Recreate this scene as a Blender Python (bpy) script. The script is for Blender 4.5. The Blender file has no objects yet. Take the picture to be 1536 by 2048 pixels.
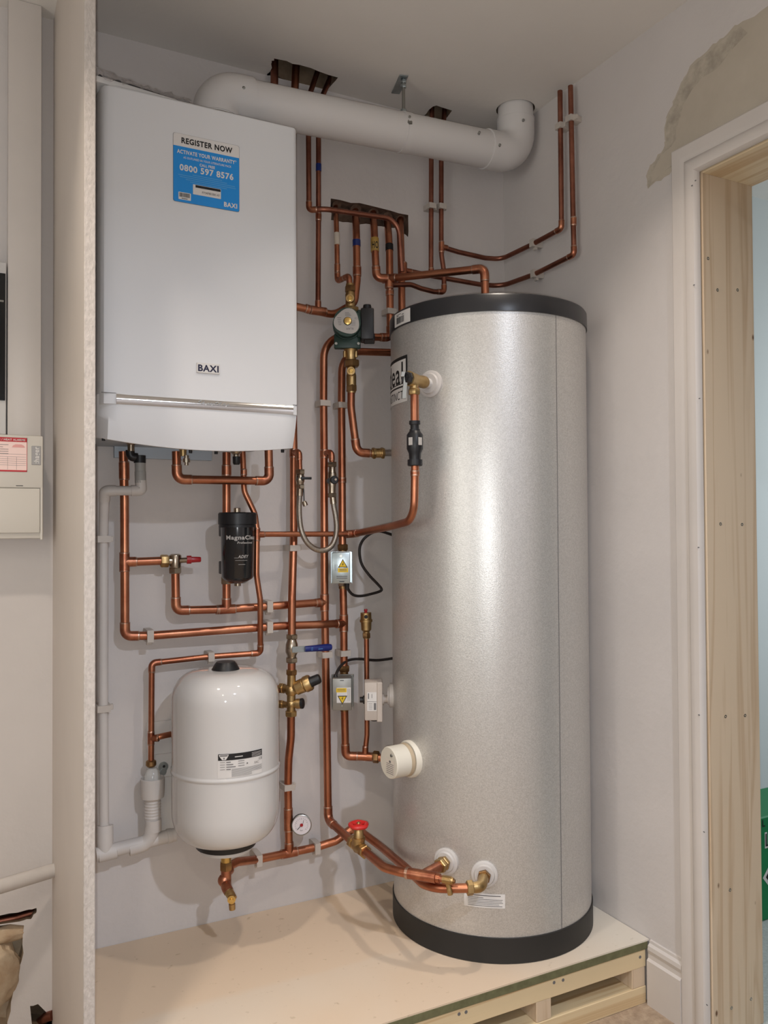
import bpy, bmesh, math, random
import numpy as np
from mathutils import Vector, Matrix
random.seed(7)
S = bpy.context.scene
COL = S.collection
V = Vector
# ------------------------------------------------------------------ camera
FPX, YAW, PITCH, ROLL = 1632.64, 0.47234, 0.018254, -0.005784
CAMP = V((0.0, -2.3, 1.285))
_f = V((math.sin(YAW)*math.cos(PITCH), math.cos(YAW)*math.cos(PITCH), math.sin(PITCH)))
_r0 = V((math.cos(YAW), -math.sin(YAW), 0)); _u0 = _r0.cross(_f)
_r = math.cos(ROLL)*_r0 + math.sin(ROLL)*_u0
_u = -math.sin(ROLL)*_r0 + math.cos(ROLL)*_u0
cd = bpy.data.cameras.new('camera'); cam = bpy.data.objects.new('camera', cd); COL.objects.link(cam)
cd.sensor_fit = 'HORIZONTAL'; cd.sensor_width = 36.0; cd.lens = FPX/1536*36.0; cd.clip_start = 0.02
M3 = Matrix((_r, _u, -_f)).transposed()
cam.matrix_world = Matrix.Translation(CAMP) @ M3.to_4x4()
S.camera = cam
# ------------------------------------------------------------------ world, exposure, lights
vs = S.view_settings
vs.view_transform = 'Standard'; vs.look = 'None'; vs.gamma = 1.0; vs.use_curve_mapping = False
vs.exposure = 0.0
W = bpy.data.worlds.new('world'); S.world = W; W.use_nodes = True
bg = W.node_tree.nodes['Background']; bg.inputs[0].default_value = (1.0, 0.92, 0.77, 1); bg.inputs[1].default_value = 3.0
def area(name, loc, target, size, power, color, size_y=None, shape='DISK', spread=math.pi):
    l = bpy.data.lights.new(name, 'AREA'); l.shape = shape; l.size = size
    if size_y: l.size_y = size_y
    l.energy = power; l.color = color; l.spread = spread
    o = bpy.data.objects.new(name, l); COL.objects.link(o); o.location = loc
    o.rotation_euler = (V(target)-V(loc)).to_track_quat('-Z', 'Y').to_euler()
    return o
LW = (1.0, 0.88, 0.76)
LIGHTS = {'left': 7.0, 'right': 3.8, 'rear_left': 9.0, 'rear_right': 41.0, 'window': 6.0, 'next': 16.0, 'flash': 34.0}  # 'window' and 'next' power the two added fill lights
LCOL = {'rear_left': (1.0, 0.9, 0.74), 'rear_right': (0.78, 0.86, 1.0), 'window': (0.62, 0.80, 1.0), 'flash': (0.93, 0.97, 1.0)}
SPR = 1.75
area('downlight_left', (-0.10, -1.05, 2.62), (-0.10, -1.05, 0), 0.09, LIGHTS['left'], LCOL.get('left', LW), spread=SPR)
area('downlight_right', (1.12, -0.95, 2.62), (1.12, -0.95, 0), 0.09, LIGHTS['right'], LCOL.get('right', LW), spread=SPR)
area('downlight_rear_left', (-0.45, -2.7, 2.62), (-0.45, -2.7, 0), 0.09, LIGHTS['rear_left'], LCOL.get('rear_left', LW), spread=2.7)
area('downlight_rear_right', (0.85, -2.7, 2.62), (0.85, -2.7, 0), 0.09, LIGHTS['rear_right'], LCOL.get('rear_right', LW), spread=2.7)
area('left_fill_light', (-1.62, -1.9, 1.5), (0.6, -1.2, 1.3), 1.3, LIGHTS['window'], LCOL.get('window', (0.78, 0.89, 1.0)), 1.1, 'RECTANGLE')  # added cool fill from the left, outside an invented, unseen window opening
area('next_room_fill', (3.9, -0.85, 1.6), (2.7, -0.03, 1.1), 0.9, LIGHTS['next'], LCOL.get('next', (0.84, 0.94, 1.0)), 1.0, 'RECTANGLE')  # added panel standing in for daylight on the next room's wall, clear of jamb
fl = bpy.data.lights.new('phone_flash', 'SPOT'); fl.energy = LIGHTS['flash']; fl.spot_size = 2.7; fl.spot_blend = 0.9; fl.shadow_soft_size = 0.006; fl.color = LCOL.get('flash', (1, 0.96, 0.93))
flo = bpy.data.objects.new('phone_flash', fl); COL.objects.link(flo)
flo.location = CAMP + _r*(-0.012) + _u*(-0.018) + _f*(-0.01); flo.rotation_euler = _f.to_track_quat('-Z', 'Y').to_euler()

# ------------------------------------------------------------------ room numbers (z=0 floor, y=0 back wall)
ZO = 1.285
ZC = 2.6325          # ceiling
ZP = 0.169           # plinth top
XR = 1.645           # right wall
YF = -0.643          # plinth front
CX, CY, CR = 1.356, -0.315, 0.282     # hot water cylinder
def ray(px, py):
    return _f + _r*((px-768)/FPX) - _u*((py-1024)/FPX)
def P(px, py, y):
    d = ray(px, py); return CAMP + d*((y-CAMP.y)/d.y)
def PX(px, py, x):
    d = ray(px, py); return CAMP + d*((x-CAMP.x)/d.x)
def PZ(px, py, z):
    d = ray(px, py); return CAMP + d*((z-CAMP.z)/d.z)
def PC(px, py, r=CR):
    d = ray(px, py); a = d.x*d.x+d.y*d.y; ox, oy = CAMP.x-CX, CAMP.y-CY
    b = 2*(ox*d.x+oy*d.y); q = ox*ox+oy*oy-r*r
    t = (-b-math.sqrt(max(0, b*b-4*a*q)))/(2*a); return CAMP+d*t
def cyl(ang, z, r=CR, c=(CX, CY)):
    a = math.radians(ang); return V((c[0]+r*math.sin(a), c[1]-r*math.cos(a), z))

# ------------------------------------------------------------------ materials
MATS = {}
def lin(c):
    return tuple(((x/12.92) if x <= 0.04045 else ((x+0.055)/1.055)**2.4) for x in c)
def mat(name, color, rough=0.5, metal=0.0, noise=0.0, nscale=8.0, color2=None, bump=0.0, bscale=60.0, coat=0.0, alpha=None, trans=0.0, stretch=None, ior=1.45, spec=0.5):
    if name in MATS: return MATS[name]
    m = bpy.data.materials.new(name); m.use_nodes = True; nt = m.node_tree; b = nt.nodes['Principled BSDF']
    c = lin(color); b.inputs['Base Color'].default_value = (*c, 1)
    b.inputs['Roughness'].default_value = rough; b.inputs['Metallic'].default_value = metal
    b.inputs['Coat Weight'].default_value = coat; b.inputs['IOR'].default_value = ior
    b.inputs['Specular IOR Level'].default_value = spec
    if coat: b.inputs['Coat Roughness'].default_value = 0.06
    if trans: b.inputs['Transmission Weight'].default_value = trans
    if alpha is not None: b.inputs['Alpha'].default_value = alpha
    tc = nt.nodes.new('ShaderNodeTexCoord'); src = tc.outputs['Object']
    if stretch:
        mp = nt.nodes.new('ShaderNodeMapping'); mp.inputs['Scale'].default_value = stretch
        nt.links.new(src, mp.inputs['Vector']); src = mp.outputs['Vector']
    if noise or color2:
        n = nt.nodes.new('ShaderNodeTexNoise'); n.inputs['Scale'].default_value = nscale; n.inputs['Detail'].default_value = 5; n.inputs['Roughness'].default_value = 0.6
        nt.links.new(src, n.inputs['Vector'])
        r = nt.nodes.new('ShaderNodeValToRGB'); r.color_ramp.elements[0].position = 0.35; r.color_ramp.elements[1].position = 0.65
        c2 = lin(color2) if color2 else tuple(max(0, x*(1-noise)) for x in c)
        r.color_ramp.elements[0].color = (*c, 1); r.color_ramp.elements[1].color = (*c2, 1)
        nt.links.new(n.outputs['Fac'], r.inputs['Fac']); nt.links.new(r.outputs['Color'], b.inputs['Base Color'])
    if bump:
        n2 = nt.nodes.new('ShaderNodeTexNoise'); n2.inputs['Scale'].default_value = bscale; n2.inputs['Detail'].default_value = 4
        bp = nt.nodes.new('ShaderNodeBump'); bp.inputs['Strength'].default_value = bump; bp.inputs['Distance'].default_value = 0.004
        nt.links.new(src, n2.inputs['Vector']); nt.links.new(n2.outputs['Fac'], bp.inputs['Height']); nt.links.new(bp.outputs['Normal'], b.inputs['Normal'])
    MATS[name] = m; return m
mat('paint', (0.80, 0.775, 0.76), 0.75, noise=0.07, nscale=2.2, bump=0.25, bscale=45)
mat('paint_ceiling', (0.86, 0.84, 0.815), 0.85, noise=0.05, nscale=2.0, bump=0.2, bscale=40)
mat('bare_plaster', (0.72, 0.68, 0.62), 0.9, color2=(0.69, 0.65, 0.59), nscale=7, bump=0.15, bscale=40)
mat('smear_plaster', (0.61, 0.575, 0.52), 0.9, color2=(0.72, 0.68, 0.62), nscale=30, bump=0.3, bscale=60)
mat('plaster_raw', (0.77, 0.70, 0.60), 0.95, color2=(0.68, 0.58, 0.47), nscale=14, bump=1.0, bscale=40)
mat('board_edge', (0.60, 0.585, 0.55), 0.9, noise=0.3, nscale=30, bump=0.5)
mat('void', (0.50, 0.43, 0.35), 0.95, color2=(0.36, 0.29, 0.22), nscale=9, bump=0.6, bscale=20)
mat('rubble', (0.46, 0.37, 0.31), 0.95, color2=(0.32, 0.24, 0.19), nscale=20, bump=0.8, bscale=40)
mat('trim_paint', (0.80, 0.77, 0.745), 0.42, noise=0.06, nscale=3)
mat('mdf_paint', (0.795, 0.755, 0.715), 0.5, noise=0.05, nscale=3)
mat('mdf_edge', (0.735, 0.70, 0.67), 0.85, color2=(0.67, 0.635, 0.605), nscale=160, bump=0.5, bscale=220, stretch=(1, 1, 0.5))
mat('white_enamel', (0.845, 0.845, 0.85), 0.5, spec=0.3)
mat('tank_enamel', (0.80, 0.79, 0.78), 0.45, coat=1.0, spec=0.25)
mat('white_plastic', (0.82, 0.81, 0.80), 0.35)
mat('boss_plastic', (0.755, 0.735, 0.72), 0.4)
mat('flue_white', (0.82, 0.805, 0.795), 0.38)
mat('waste_plastic', (0.79, 0.765, 0.745), 0.45, noise=0.07, nscale=10)
mat('grey_pipe', (0.60, 0.595, 0.58), 0.5)
mat('clip_plastic', (0.735, 0.70, 0.665), 0.45)
mat('cream_plastic', (0.795, 0.775, 0.74), 0.4)
mat('cream_label', (0.86, 0.82, 0.77), 0.6)
mat('collar_tan', (0.70, 0.63, 0.53), 0.6)
mat('heater_cream', (0.845, 0.82, 0.765), 0.4)
mat('stat_plastic', (0.735, 0.69, 0.65), 0.45)
mat('black_plastic', (0.105, 0.105, 0.115), 0.42)
mat('black_gloss', (0.10, 0.10, 0.11), 0.16, coat=0.4)
mat('band_black', (0.14, 0.14, 0.15), 0.3)
mat('base_black', (0.15, 0.145, 0.14), 0.55)
mat('black_glass', (0.11, 0.115, 0.12), 0.08)
mat('ink', (0.09, 0.085, 0.09), 0.6)
mat('ink_grey', (0.42, 0.41, 0.41), 0.6)
mat('ink_faint', (0.60, 0.59, 0.585), 0.6)
mat('navy', (0.07, 0.06, 0.20), 0.5)
mat('paper', (0.83, 0.815, 0.80), 0.6)
mat('paper_grey', (0.70, 0.68, 0.66), 0.6)
mat('blue_label', (0.10, 0.53, 0.83), 0.45)
mat('blue_label_line', (0.36, 0.63, 0.83), 0.5)
mat('red_print', (0.70, 0.12, 0.16), 0.5)
mat('pink_print', (0.86, 0.62, 0.60), 0.6)
mat('pink_paper', (0.93, 0.82, 0.79), 0.6)
mat('grey_badge', (0.60, 0.59, 0.585), 0.4)
mat('copper', (0.755, 0.515, 0.395), 0.36, 1.0, color2=(0.66, 0.41, 0.305), nscale=9, bump=0.05, bscale=30)
mat('copper_old', (0.64, 0.43, 0.355), 0.42, 1.0, color2=(0.51, 0.325, 0.265), nscale=12, bump=0.08, bscale=40)
mat('copper_fit', (0.765, 0.525, 0.405), 0.38, 1.0, color2=(0.61, 0.37, 0.285), nscale=26, bump=0.12, bscale=50)
mat('solder', (0.78, 0.68, 0.61), 0.36, 1.0, color2=(0.69, 0.48, 0.38), nscale=60)
mat('brass', (0.77, 0.66, 0.47), 0.40, 1.0, color2=(0.66, 0.54, 0.36), nscale=14, bump=0.15, bscale=70)
mat('brass_dark', (0.64, 0.51, 0.35), 0.42, 1.0, color2=(0.53, 0.40, 0.27), nscale=16, bump=0.15, bscale=70)
mat('brass_bright', (0.84, 0.70, 0.42), 0.3, 1.0)
mat('nickel', (0.72, 0.67, 0.60), 0.27, 1.0, color2=(0.60, 0.54, 0.47), nscale=20)
mat('chrome', (0.86, 0.85, 0.84), 0.12, 1.0)
mat('zinc', (0.73, 0.77, 0.78), 0.33, 1.0, color2=(0.64, 0.68, 0.69), nscale=20)
mat('steel', (0.62, 0.62, 0.60), 0.35, 1.0)
mat('blue_steel', (0.66, 0.69, 0.72), 0.5, 0.2)
mat('alu', (0.60, 0.595, 0.575), 0.45, 0.8, noise=0.1, nscale=30)
mat('pump_green', (0.13, 0.235, 0.20), 0.42, noise=0.2, nscale=20)
mat('red_plastic', (0.62, 0.10, 0.12), 0.35)
mat('red_wheel', (0.78, 0.16, 0.15), 0.35)
mat('blue_handle', (0.10, 0.15, 0.42), 0.4)
mat('blue_tape', (0.10, 0.17, 0.42), 0.35)
mat('yellow_sign', (0.86, 0.72, 0.13), 0.5)
mat('yellow_tape', (0.72, 0.60, 0.36), 0.6, color2=(0.66, 0.52, 0.22), nscale=30)
mat('paint_blob', (0.80, 0.76, 0.70), 0.7)
mat('green_board', (0.42, 0.415, 0.295), 0.85, color2=(0.37, 0.36, 0.25), nscale=40)
mat('green_box', (0.05, 0.47, 0.27), 0.5)
mat('hose', (0.66, 0.62, 0.57), 0.38, 0.85, noise=0.3, nscale=300)
mat('cable', (0.15, 0.13, 0.125), 0.5)
mat('clear_film', (0.86, 0.84, 0.84), 0.12, alpha=0.42, spec=0.8)
mat('clear_plastic', (0.92, 0.91, 0.89), 0.15, alpha=0.5)
mat('gauge_face', (0.86, 0.83, 0.84), 0.5)
mat('floor_dust', (0.68, 0.60, 0.51), 0.9, color2=(0.58, 0.50, 0.42), nscale=40, bump=0.6, bscale=150)
mat('carpet_grey', (0.70, 0.72, 0.70), 0.95, noise=0.2, nscale=90, bump=0.8, bscale=200)
mat('next_wall', (0.84, 0.855, 0.85), 0.8)

def flake():
    m = bpy.data.materials.new('cylinder_silver'); m.use_nodes = True; nt = m.node_tree; b = nt.nodes['Principled BSDF']
    b.inputs['Metallic'].default_value = 0.6; b.inputs['Roughness'].default_value = 0.38
    tc = nt.nodes.new('ShaderNodeTexCoord'); v = nt.nodes.new('ShaderNodeTexVoronoi'); v.inputs['Scale'].default_value = 420
    nt.links.new(tc.outputs['Object'], v.inputs['Vector'])
    r = nt.nodes.new('ShaderNodeValToRGB'); r.color_ramp.elements[0].color = (*lin((0.72, 0.71, 0.695)), 1); r.color_ramp.elements[1].color = (*lin((0.82, 0.81, 0.795)), 1)
    nt.links.new(v.outputs['Color'], r.inputs['Fac']); nt.links.new(r.outputs['Color'], b.inputs['Base Color'])
    bp = nt.nodes.new('ShaderNodeBump'); bp.inputs['Strength'].default_value = 0.14; bp.inputs['Distance'].default_value = 0.002
    n = nt.nodes.new('ShaderNodeTexNoise'); n.inputs['Scale'].default_value = 330; nt.links.new(tc.outputs['Object'], n.inputs['Vector'])
    nt.links.new(n.outputs['Fac'], bp.inputs['Height']); nt.links.new(bp.outputs['Normal'], b.inputs['Normal'])
    MATS['cylinder_silver'] = m
flake()
def wood(name, axis, c1, c2, knots=True, seed=0.0):
    m = bpy.data.materials.new(name); m.use_nodes = True; nt = m.node_tree; b = nt.nodes['Principled BSDF']; b.inputs['Roughness'].default_value = 0.6
    tc = nt.nodes.new('ShaderNodeTexCoord'); mp = nt.nodes.new('ShaderNodeMapping')
    sc = [16.0, 16.0, 16.0]; sc['xyz'.index(axis)] = 0.55
    mp.inputs['Scale'].default_value = sc; mp.inputs['Location'].default_value = (seed, seed*2, seed*3)
    nt.links.new(tc.outputs['Object'], mp.inputs['Vector'])
    n = nt.nodes.new('ShaderNodeTexNoise'); n.inputs['Scale'].default_value = 1.1; n.inputs['Detail'].default_value = 3; n.inputs['Distortion'].default_value = 0.6
    nt.links.new(mp.outputs['Vector'], n.inputs['Vector'])
    mu = nt.nodes.new('ShaderNodeMath'); mu.operation = 'MULTIPLY'; mu.inputs[1].default_value = 9; nt.links.new(n.outputs['Fac'], mu.inputs[0])
    fr = nt.nodes.new('ShaderNodeMath'); fr.operation = 'PINGPONG'; fr.inputs[1].default_value = 1.0; nt.links.new(mu.outputs[0], fr.inputs[0])
    r = nt.nodes.new('ShaderNodeValToRGB'); r.color_ramp.elements[0].color = (*lin(c1), 1); r.color_ramp.elements[0].position = 0.45
    r.color_ramp.elements[1].color = (*lin(c2), 1); r.color_ramp.elements[1].position = 1.0
    nt.links.new(fr.outputs[0], r.inputs['Fac']); out = r.outputs['Color']
    if knots:
        mp2 = nt.nodes.new('ShaderNodeMapping'); s2 = [11.0, 11.0, 11.0]; s2['xyz'.index(axis)] = 6.0; mp2.inputs['Scale'].default_value = s2; mp2.inputs['Location'].default_value = (seed*3, seed, seed)
        nt.links.new(tc.outputs['Object'], mp2.inputs['Vector'])
        v = nt.nodes.new('ShaderNodeTexVoronoi'); v.inputs['Scale'].default_value = 1.0; nt.links.new(mp2.outputs['Vector'], v.inputs['Vector'])
        kr = nt.nodes.new('ShaderNodeValToRGB'); kr.color_ramp.elements[0].color = (1, 1, 1, 1); kr.color_ramp.elements[0].position = 0.025
        kr.color_ramp.elements[1].color = (0, 0, 0, 1); kr.color_ramp.elements[1].position = 0.06
        nt.links.new(v.outputs['Distance'], kr.inputs['Fac'])
        mx = nt.nodes.new('ShaderNodeMixRGB'); mx.inputs[2].default_value = (*lin((0.40, 0.28, 0.18)), 1)
        nt.links.new(kr.outputs['Color'], mx.inputs[0]); nt.links.new(out, mx.inputs[1]); out = mx.outputs['Color']
    nt.links.new(out, b.inputs['Base Color'])
    MATS[name] = m
wood('pine_upright', 'z', (0.80, 0.715, 0.61), (0.735, 0.635, 0.52), True, 0.37)
wood('pine_across', 'x', (0.835, 0.75, 0.60), (0.765, 0.65, 0.49), True, 0.2)
wood('pine_deep', 'y', (0.82, 0.735, 0.60), (0.74, 0.62, 0.47), False, 0.6)
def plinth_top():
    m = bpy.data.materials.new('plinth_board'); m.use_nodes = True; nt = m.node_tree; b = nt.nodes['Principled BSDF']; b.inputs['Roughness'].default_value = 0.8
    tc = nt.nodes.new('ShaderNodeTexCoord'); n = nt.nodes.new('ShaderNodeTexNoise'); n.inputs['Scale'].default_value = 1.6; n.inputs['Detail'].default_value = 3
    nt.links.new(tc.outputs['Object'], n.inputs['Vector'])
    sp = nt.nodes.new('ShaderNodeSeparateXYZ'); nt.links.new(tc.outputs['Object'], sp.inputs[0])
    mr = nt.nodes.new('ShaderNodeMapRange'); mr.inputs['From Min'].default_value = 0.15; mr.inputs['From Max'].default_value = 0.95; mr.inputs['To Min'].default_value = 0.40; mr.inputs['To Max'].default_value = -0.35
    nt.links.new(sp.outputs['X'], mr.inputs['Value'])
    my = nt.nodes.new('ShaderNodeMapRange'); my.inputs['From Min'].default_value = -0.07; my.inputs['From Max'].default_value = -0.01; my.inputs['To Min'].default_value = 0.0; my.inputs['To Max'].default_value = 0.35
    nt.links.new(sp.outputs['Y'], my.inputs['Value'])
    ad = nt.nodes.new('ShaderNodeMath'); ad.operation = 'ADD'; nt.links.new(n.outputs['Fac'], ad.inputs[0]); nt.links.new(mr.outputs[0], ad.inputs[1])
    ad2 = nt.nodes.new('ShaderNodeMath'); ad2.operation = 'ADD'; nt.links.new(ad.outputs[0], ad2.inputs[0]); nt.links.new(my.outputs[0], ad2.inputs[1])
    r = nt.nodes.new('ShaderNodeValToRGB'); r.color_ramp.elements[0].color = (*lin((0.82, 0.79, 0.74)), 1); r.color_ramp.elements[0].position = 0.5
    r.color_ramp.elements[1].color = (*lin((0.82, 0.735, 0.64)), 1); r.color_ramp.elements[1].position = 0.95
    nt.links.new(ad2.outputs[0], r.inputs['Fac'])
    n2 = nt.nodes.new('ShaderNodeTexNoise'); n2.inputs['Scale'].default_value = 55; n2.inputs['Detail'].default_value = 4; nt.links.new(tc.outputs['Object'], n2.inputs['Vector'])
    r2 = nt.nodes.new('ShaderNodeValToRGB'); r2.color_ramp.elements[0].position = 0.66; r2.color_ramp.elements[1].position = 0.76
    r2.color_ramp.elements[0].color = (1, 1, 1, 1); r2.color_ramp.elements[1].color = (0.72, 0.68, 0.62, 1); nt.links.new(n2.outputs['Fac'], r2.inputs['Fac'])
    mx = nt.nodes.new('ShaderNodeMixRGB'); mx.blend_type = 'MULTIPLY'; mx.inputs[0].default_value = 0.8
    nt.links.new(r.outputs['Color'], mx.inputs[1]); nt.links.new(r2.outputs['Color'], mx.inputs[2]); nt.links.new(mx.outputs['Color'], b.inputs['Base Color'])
    MATS['plinth_board'] = m
plinth_top()

# ------------------------------------------------------------------ mesh helpers
def frame(d):
    d = d.normalized(); a = V((0, 0, 1)) if abs(d.z) < 0.9 else V((1, 0, 0))
    x = a.cross(d).normalized(); return x, d.cross(x).normalized()
def ring(bm, c, x, y, r, n, ph=0.0):
    return [bm.verts.new(c + x*(r*math.cos(2*math.pi*i/n+ph)) + y*(r*math.sin(2*math.pi*i/n+ph))) for i in range(n)]
def bridge(bm, a, b):
    n = len(a)
    for i in range(n): bm.faces.new((a[i], a[(i+1) % n], b[(i+1) % n], b[i]))
def add_tube(bm, pts, r, seg=14, caps=True):
    pts = [V(p) for p in pts]; n = len(pts)
    rr = r if isinstance(r, (list, tuple)) else [r]*n
    t0 = (pts[1]-pts[0]).normalized(); x, y = frame(t0); prev = None; first = None; tp = t0
    for i in range(n):
        t = (pts[min(i+1, n-1)]-pts[max(i-1, 0)])
        t = t.normalized() if t.length > 1e-9 else tp
        q = tp.rotation_difference(t); x = q @ x; x = (x - t*x.dot(t)).normalized(); y = t.cross(x); tp = t
        rg = ring(bm, pts[i], x, y, rr[i], seg)
        if prev: bridge(bm, prev, rg)
        else: first = rg
        prev = rg
    if caps: bm.faces.new(first[::-1]); bm.faces.new(prev)
def add_lathe(bm, A, d, prof, seg=20, ph=0.0, caps=True):
    A = V(A); d = V(d).normalized(); x, y = frame(d); prev = None; first = None
    for t, r in prof:
        rg = ring(bm, A+d*t, x, y, max(r, 1e-4), seg, ph)
        if prev: bridge(bm, prev, rg)
        else: first = rg
        prev = rg
    if caps: bm.faces.new(first[::-1]); bm.faces.new(prev)
def add_cyl(bm, A, B, r, seg=18, r2=None):
    A = V(A); B = V(B); add_lathe(bm, A, B-A, [(0, r), ((B-A).length, r if r2 is None else r2)], seg)
def add_nut(bm, A, B, r):
    A = V(A); B = V(B); L = (B-A).length
    add_lathe(bm, A, B-A, [(0, r*0.9), (L*0.12, r), (L*0.88, r), (L, r*0.9)], 6, 0.3)
def add_box(bm, lo, hi):
    v = [bm.verts.new((x, y, z)) for x in (lo[0], hi[0]) for y in (lo[1], hi[1]) for z in (lo[2], hi[2])]
    for f in ((0, 1, 3, 2), (4, 6, 7, 5), (0, 4, 5, 1), (2, 3, 7, 6), (0, 2, 6, 4), (1, 5, 7, 3)): bm.faces.new([v[i] for i in f])
def add_rbox(bm, lo, hi, bev, seg=3):
    t = bmesh.new(); add_box(t, lo, hi); bmesh.ops.bevel(t, geom=t.edges[:], offset=bev, segments=seg, profile=0.5, affect='EDGES')
    merge(bm, t)
def merge(bm, t):
    me = bpy.data.meshes.new('tmp'); t.to_mesh(me); t.free(); bm.from_mesh(me); bpy.data.meshes.remove(me)
def add_obox(bm, c, ux, uy, uz, hx, hy, hz, bev=0.0, seg=2):
    t = bmesh.new(); add_box(t, (-hx, -hy, -hz), (hx, hy, hz))
    if bev: bmesh.ops.bevel(t, geom=t.edges[:], offset=bev, segments=seg, profile=0.5, affect='EDGES')
    M = Matrix((V(ux).normalized(), V(uy).normalized(), V(uz).normalized())).transposed().to_4x4(); M.translation = V(c)
    bmesh.ops.transform(t, matrix=M, verts=t.verts[:]); merge(bm, t)
def add_prism(bm, poly, ext):
    ext = V(ext); a = [bm.verts.new(V(p)) for p in poly]; b = [bm.verts.new(V(p)+ext) for p in poly]
    bm.faces.new(a[::-1]); bm.faces.new(b); bridge(bm, a, b)
def add_sphere(bm, c, r, seg=16, rings=10, sc=(1, 1, 1)):
    t = bmesh.new(); bmesh.ops.create_uvsphere(t, u_segments=seg, v_segments=rings, radius=r)
    bmesh.ops.transform(t, matrix=Matrix.Translation(V(c)) @ Matrix.Diagonal((*sc, 1)), verts=t.verts[:]); merge(bm, t)
_tc = {}
def text2d(s, bold):
    k = (s, bold)
    if k not in _tc:
        c = bpy.data.curves.new('t', 'FONT'); c.body = s; c.size = 1.0; c.resolution_u = 3; c.offset = bold; c.fill_mode = 'FRONT'; c.space_character = 1.06+bold*1.5
        o = bpy.data.objects.new('t', c); me = bpy.data.meshes.new_from_object(o)
        _tc[k] = ([tuple(v.co) for v in me.vertices], [tuple(p.vertices) for p in me.polygons])
        bpy.data.objects.remove(o); bpy.data.curves.remove(c); bpy.data.meshes.remove(me)
    return _tc[k]
def add_text(bm, s, size, mapf, align='l', bold=0.0, width=None, xs=1.0):
    vv, ff = text2d(s, bold)
    if not vv: return
    x0 = min(v[0] for v in vv); x1 = max(v[0] for v in vv); w = x1-x0
    sx = (width/w) if width else size*xs
    off = {'l': -x0, 'c': -(x0+x1)/2, 'r': -x1}[align]
    vs_ = [bm.verts.new(mapf((v[0]+off)*sx, v[1]*size)) for v in vv]
    for f in ff:
        try: bm.faces.new([vs_[i] for i in f])
        except ValueError: pass
def add_quad(bm, mapf, u0, v0, u1, v1, nu=1):
    a = []
    for i in range(nu+1):
        u = u0+(u1-u0)*i/nu; a.append((bm.verts.new(mapf(u, v0)), bm.verts.new(mapf(u, v1))))
    for i in range(nu): bm.faces.new((a[i][0], a[i+1][0], a[i+1][1], a[i][1]))
def add_poly(bm, mapf, pts):
    bm.faces.new([bm.verts.new(mapf(u, v)) for u, v in pts])
def planar(o, ux, uz, off=0.0):
    o = V(o); ux = V(ux).normalized(); uz = V(uz).normalized(); n = ux.cross(uz).normalized()*off
    return lambda u, v: o + ux*u + uz*v + n
def mesh_obj(name, bm, m, origin=(0, 0, 0), parent=None, smooth=True, ang=35):
    bmesh.ops.recalc_face_normals(bm, faces=bm.faces[:]) if bm.faces else None
    if V(origin).length: bmesh.ops.translate(bm, vec=-V(origin), verts=bm.verts[:])
    me = bpy.data.meshes.new(name); bm.to_mesh(me); bm.free(); me.materials.append(MATS[m])
    if smooth and len(me.polygons):
        me.shade_smooth(); me.set_sharp_from_angle(angle=math.radians(ang))
    o = bpy.data.objects.new(name, me); COL.objects.link(o)
    if parent: o.parent = parent
    return o
def struct(name, bm, m, smooth=False):
    o = mesh_obj(name, bm, m, smooth=smooth); o['kind'] = 'structure'; return o
class T:
    """a thing: an Empty at its base that parents its parts"""
    def __init__(self, name, label, cat, loc, group=None):
        self.loc = V(loc); self.e = bpy.data.objects.new(name, None); COL.objects.link(self.e); self.e.location = self.loc
        self.e.empty_display_size = 0.05
        self.e['label'] = label; self.e['category'] = cat
        if group: self.e['group'] = group
    def part(self, name, bm, m, parent=None, label=None, ang=35, smooth=True):
        o = mesh_obj(name, bm, m, self.loc, parent or self.e, smooth, ang)
        if label: o['label'] = label
        return o
    def mk(self, name, m, fn, parent=None, label=None, ang=35):
        bm = bmesh.new(); fn(bm); return self.part(name, bm, m, parent, label, ang)
def single(name, label, cat, bm, m, loc, group=None, ang=35):
    o = mesh_obj(name, bm, m, loc, None, True, ang); o.location = V(loc); o['label'] = label; o['category'] = cat
    if group: o['group'] = group
    return o

# ------------------------------------------------------------------ pipe runs
def fillet(pts):
    """pts: (vec, kind, R). returns path and corner info"""
    path = [pts[0][0]]; corners = []; n = len(pts)
    for i in range(1, n-1):
        p, kind, R = pts[i]; a, b = pts[i-1][0], pts[i+1][0]
        d1 = (p-a).normalized(); d2 = (b-p).normalized(); th = d1.angle(d2)
        if th < 0.02: path.append(p); continue
        tl = min(R*math.tan(th/2), 0.48*(p-a).length, 0.48*(b-p).length); Re = tl/math.tan(th/2)
        t1, t2 = p-d1*tl, p+d2*tl; nrm = (d2-d1*d1.dot(d2)).normalized(); c = t1+nrm*Re
        k = max(3, int(th/0.16)); arc = []
        for j in range(k+1):
            q = Matrix.Rotation(th*j/k, 3, d1.cross(d2)); arc.append(c + q @ (t1-c))
        path += arc
        if kind == 'e': corners.append((arc, d1, d2))
    path.append(pts[-1][0]); return path, corners
def fit_ring(t, par, c, d, r):
    t.mk('solder_joint', 'solder', lambda bm: add_lathe(bm, c-d*0.002, d, [(0, r*1.06), (0.001, r*1.17), (0.004, r*1.17), (0.005, r*1.1)], 14), par)
def coupling(t, a, b, r, m='copper_fit', k=1.14, name='coupling'):
    a = V(a); b = V(b); d = (b-a).normalized(); L = (b-a).length
    o = t.mk(name, m, lambda bm: add_lathe(bm, a, d, [(0, r*1.02), (0.001, r*k), (L-0.001, r*k), (L, r*1.02)], 16))
    fit_ring(t, o, a, -d, r); fit_ring(t, o, b, d, r); return o
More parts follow.
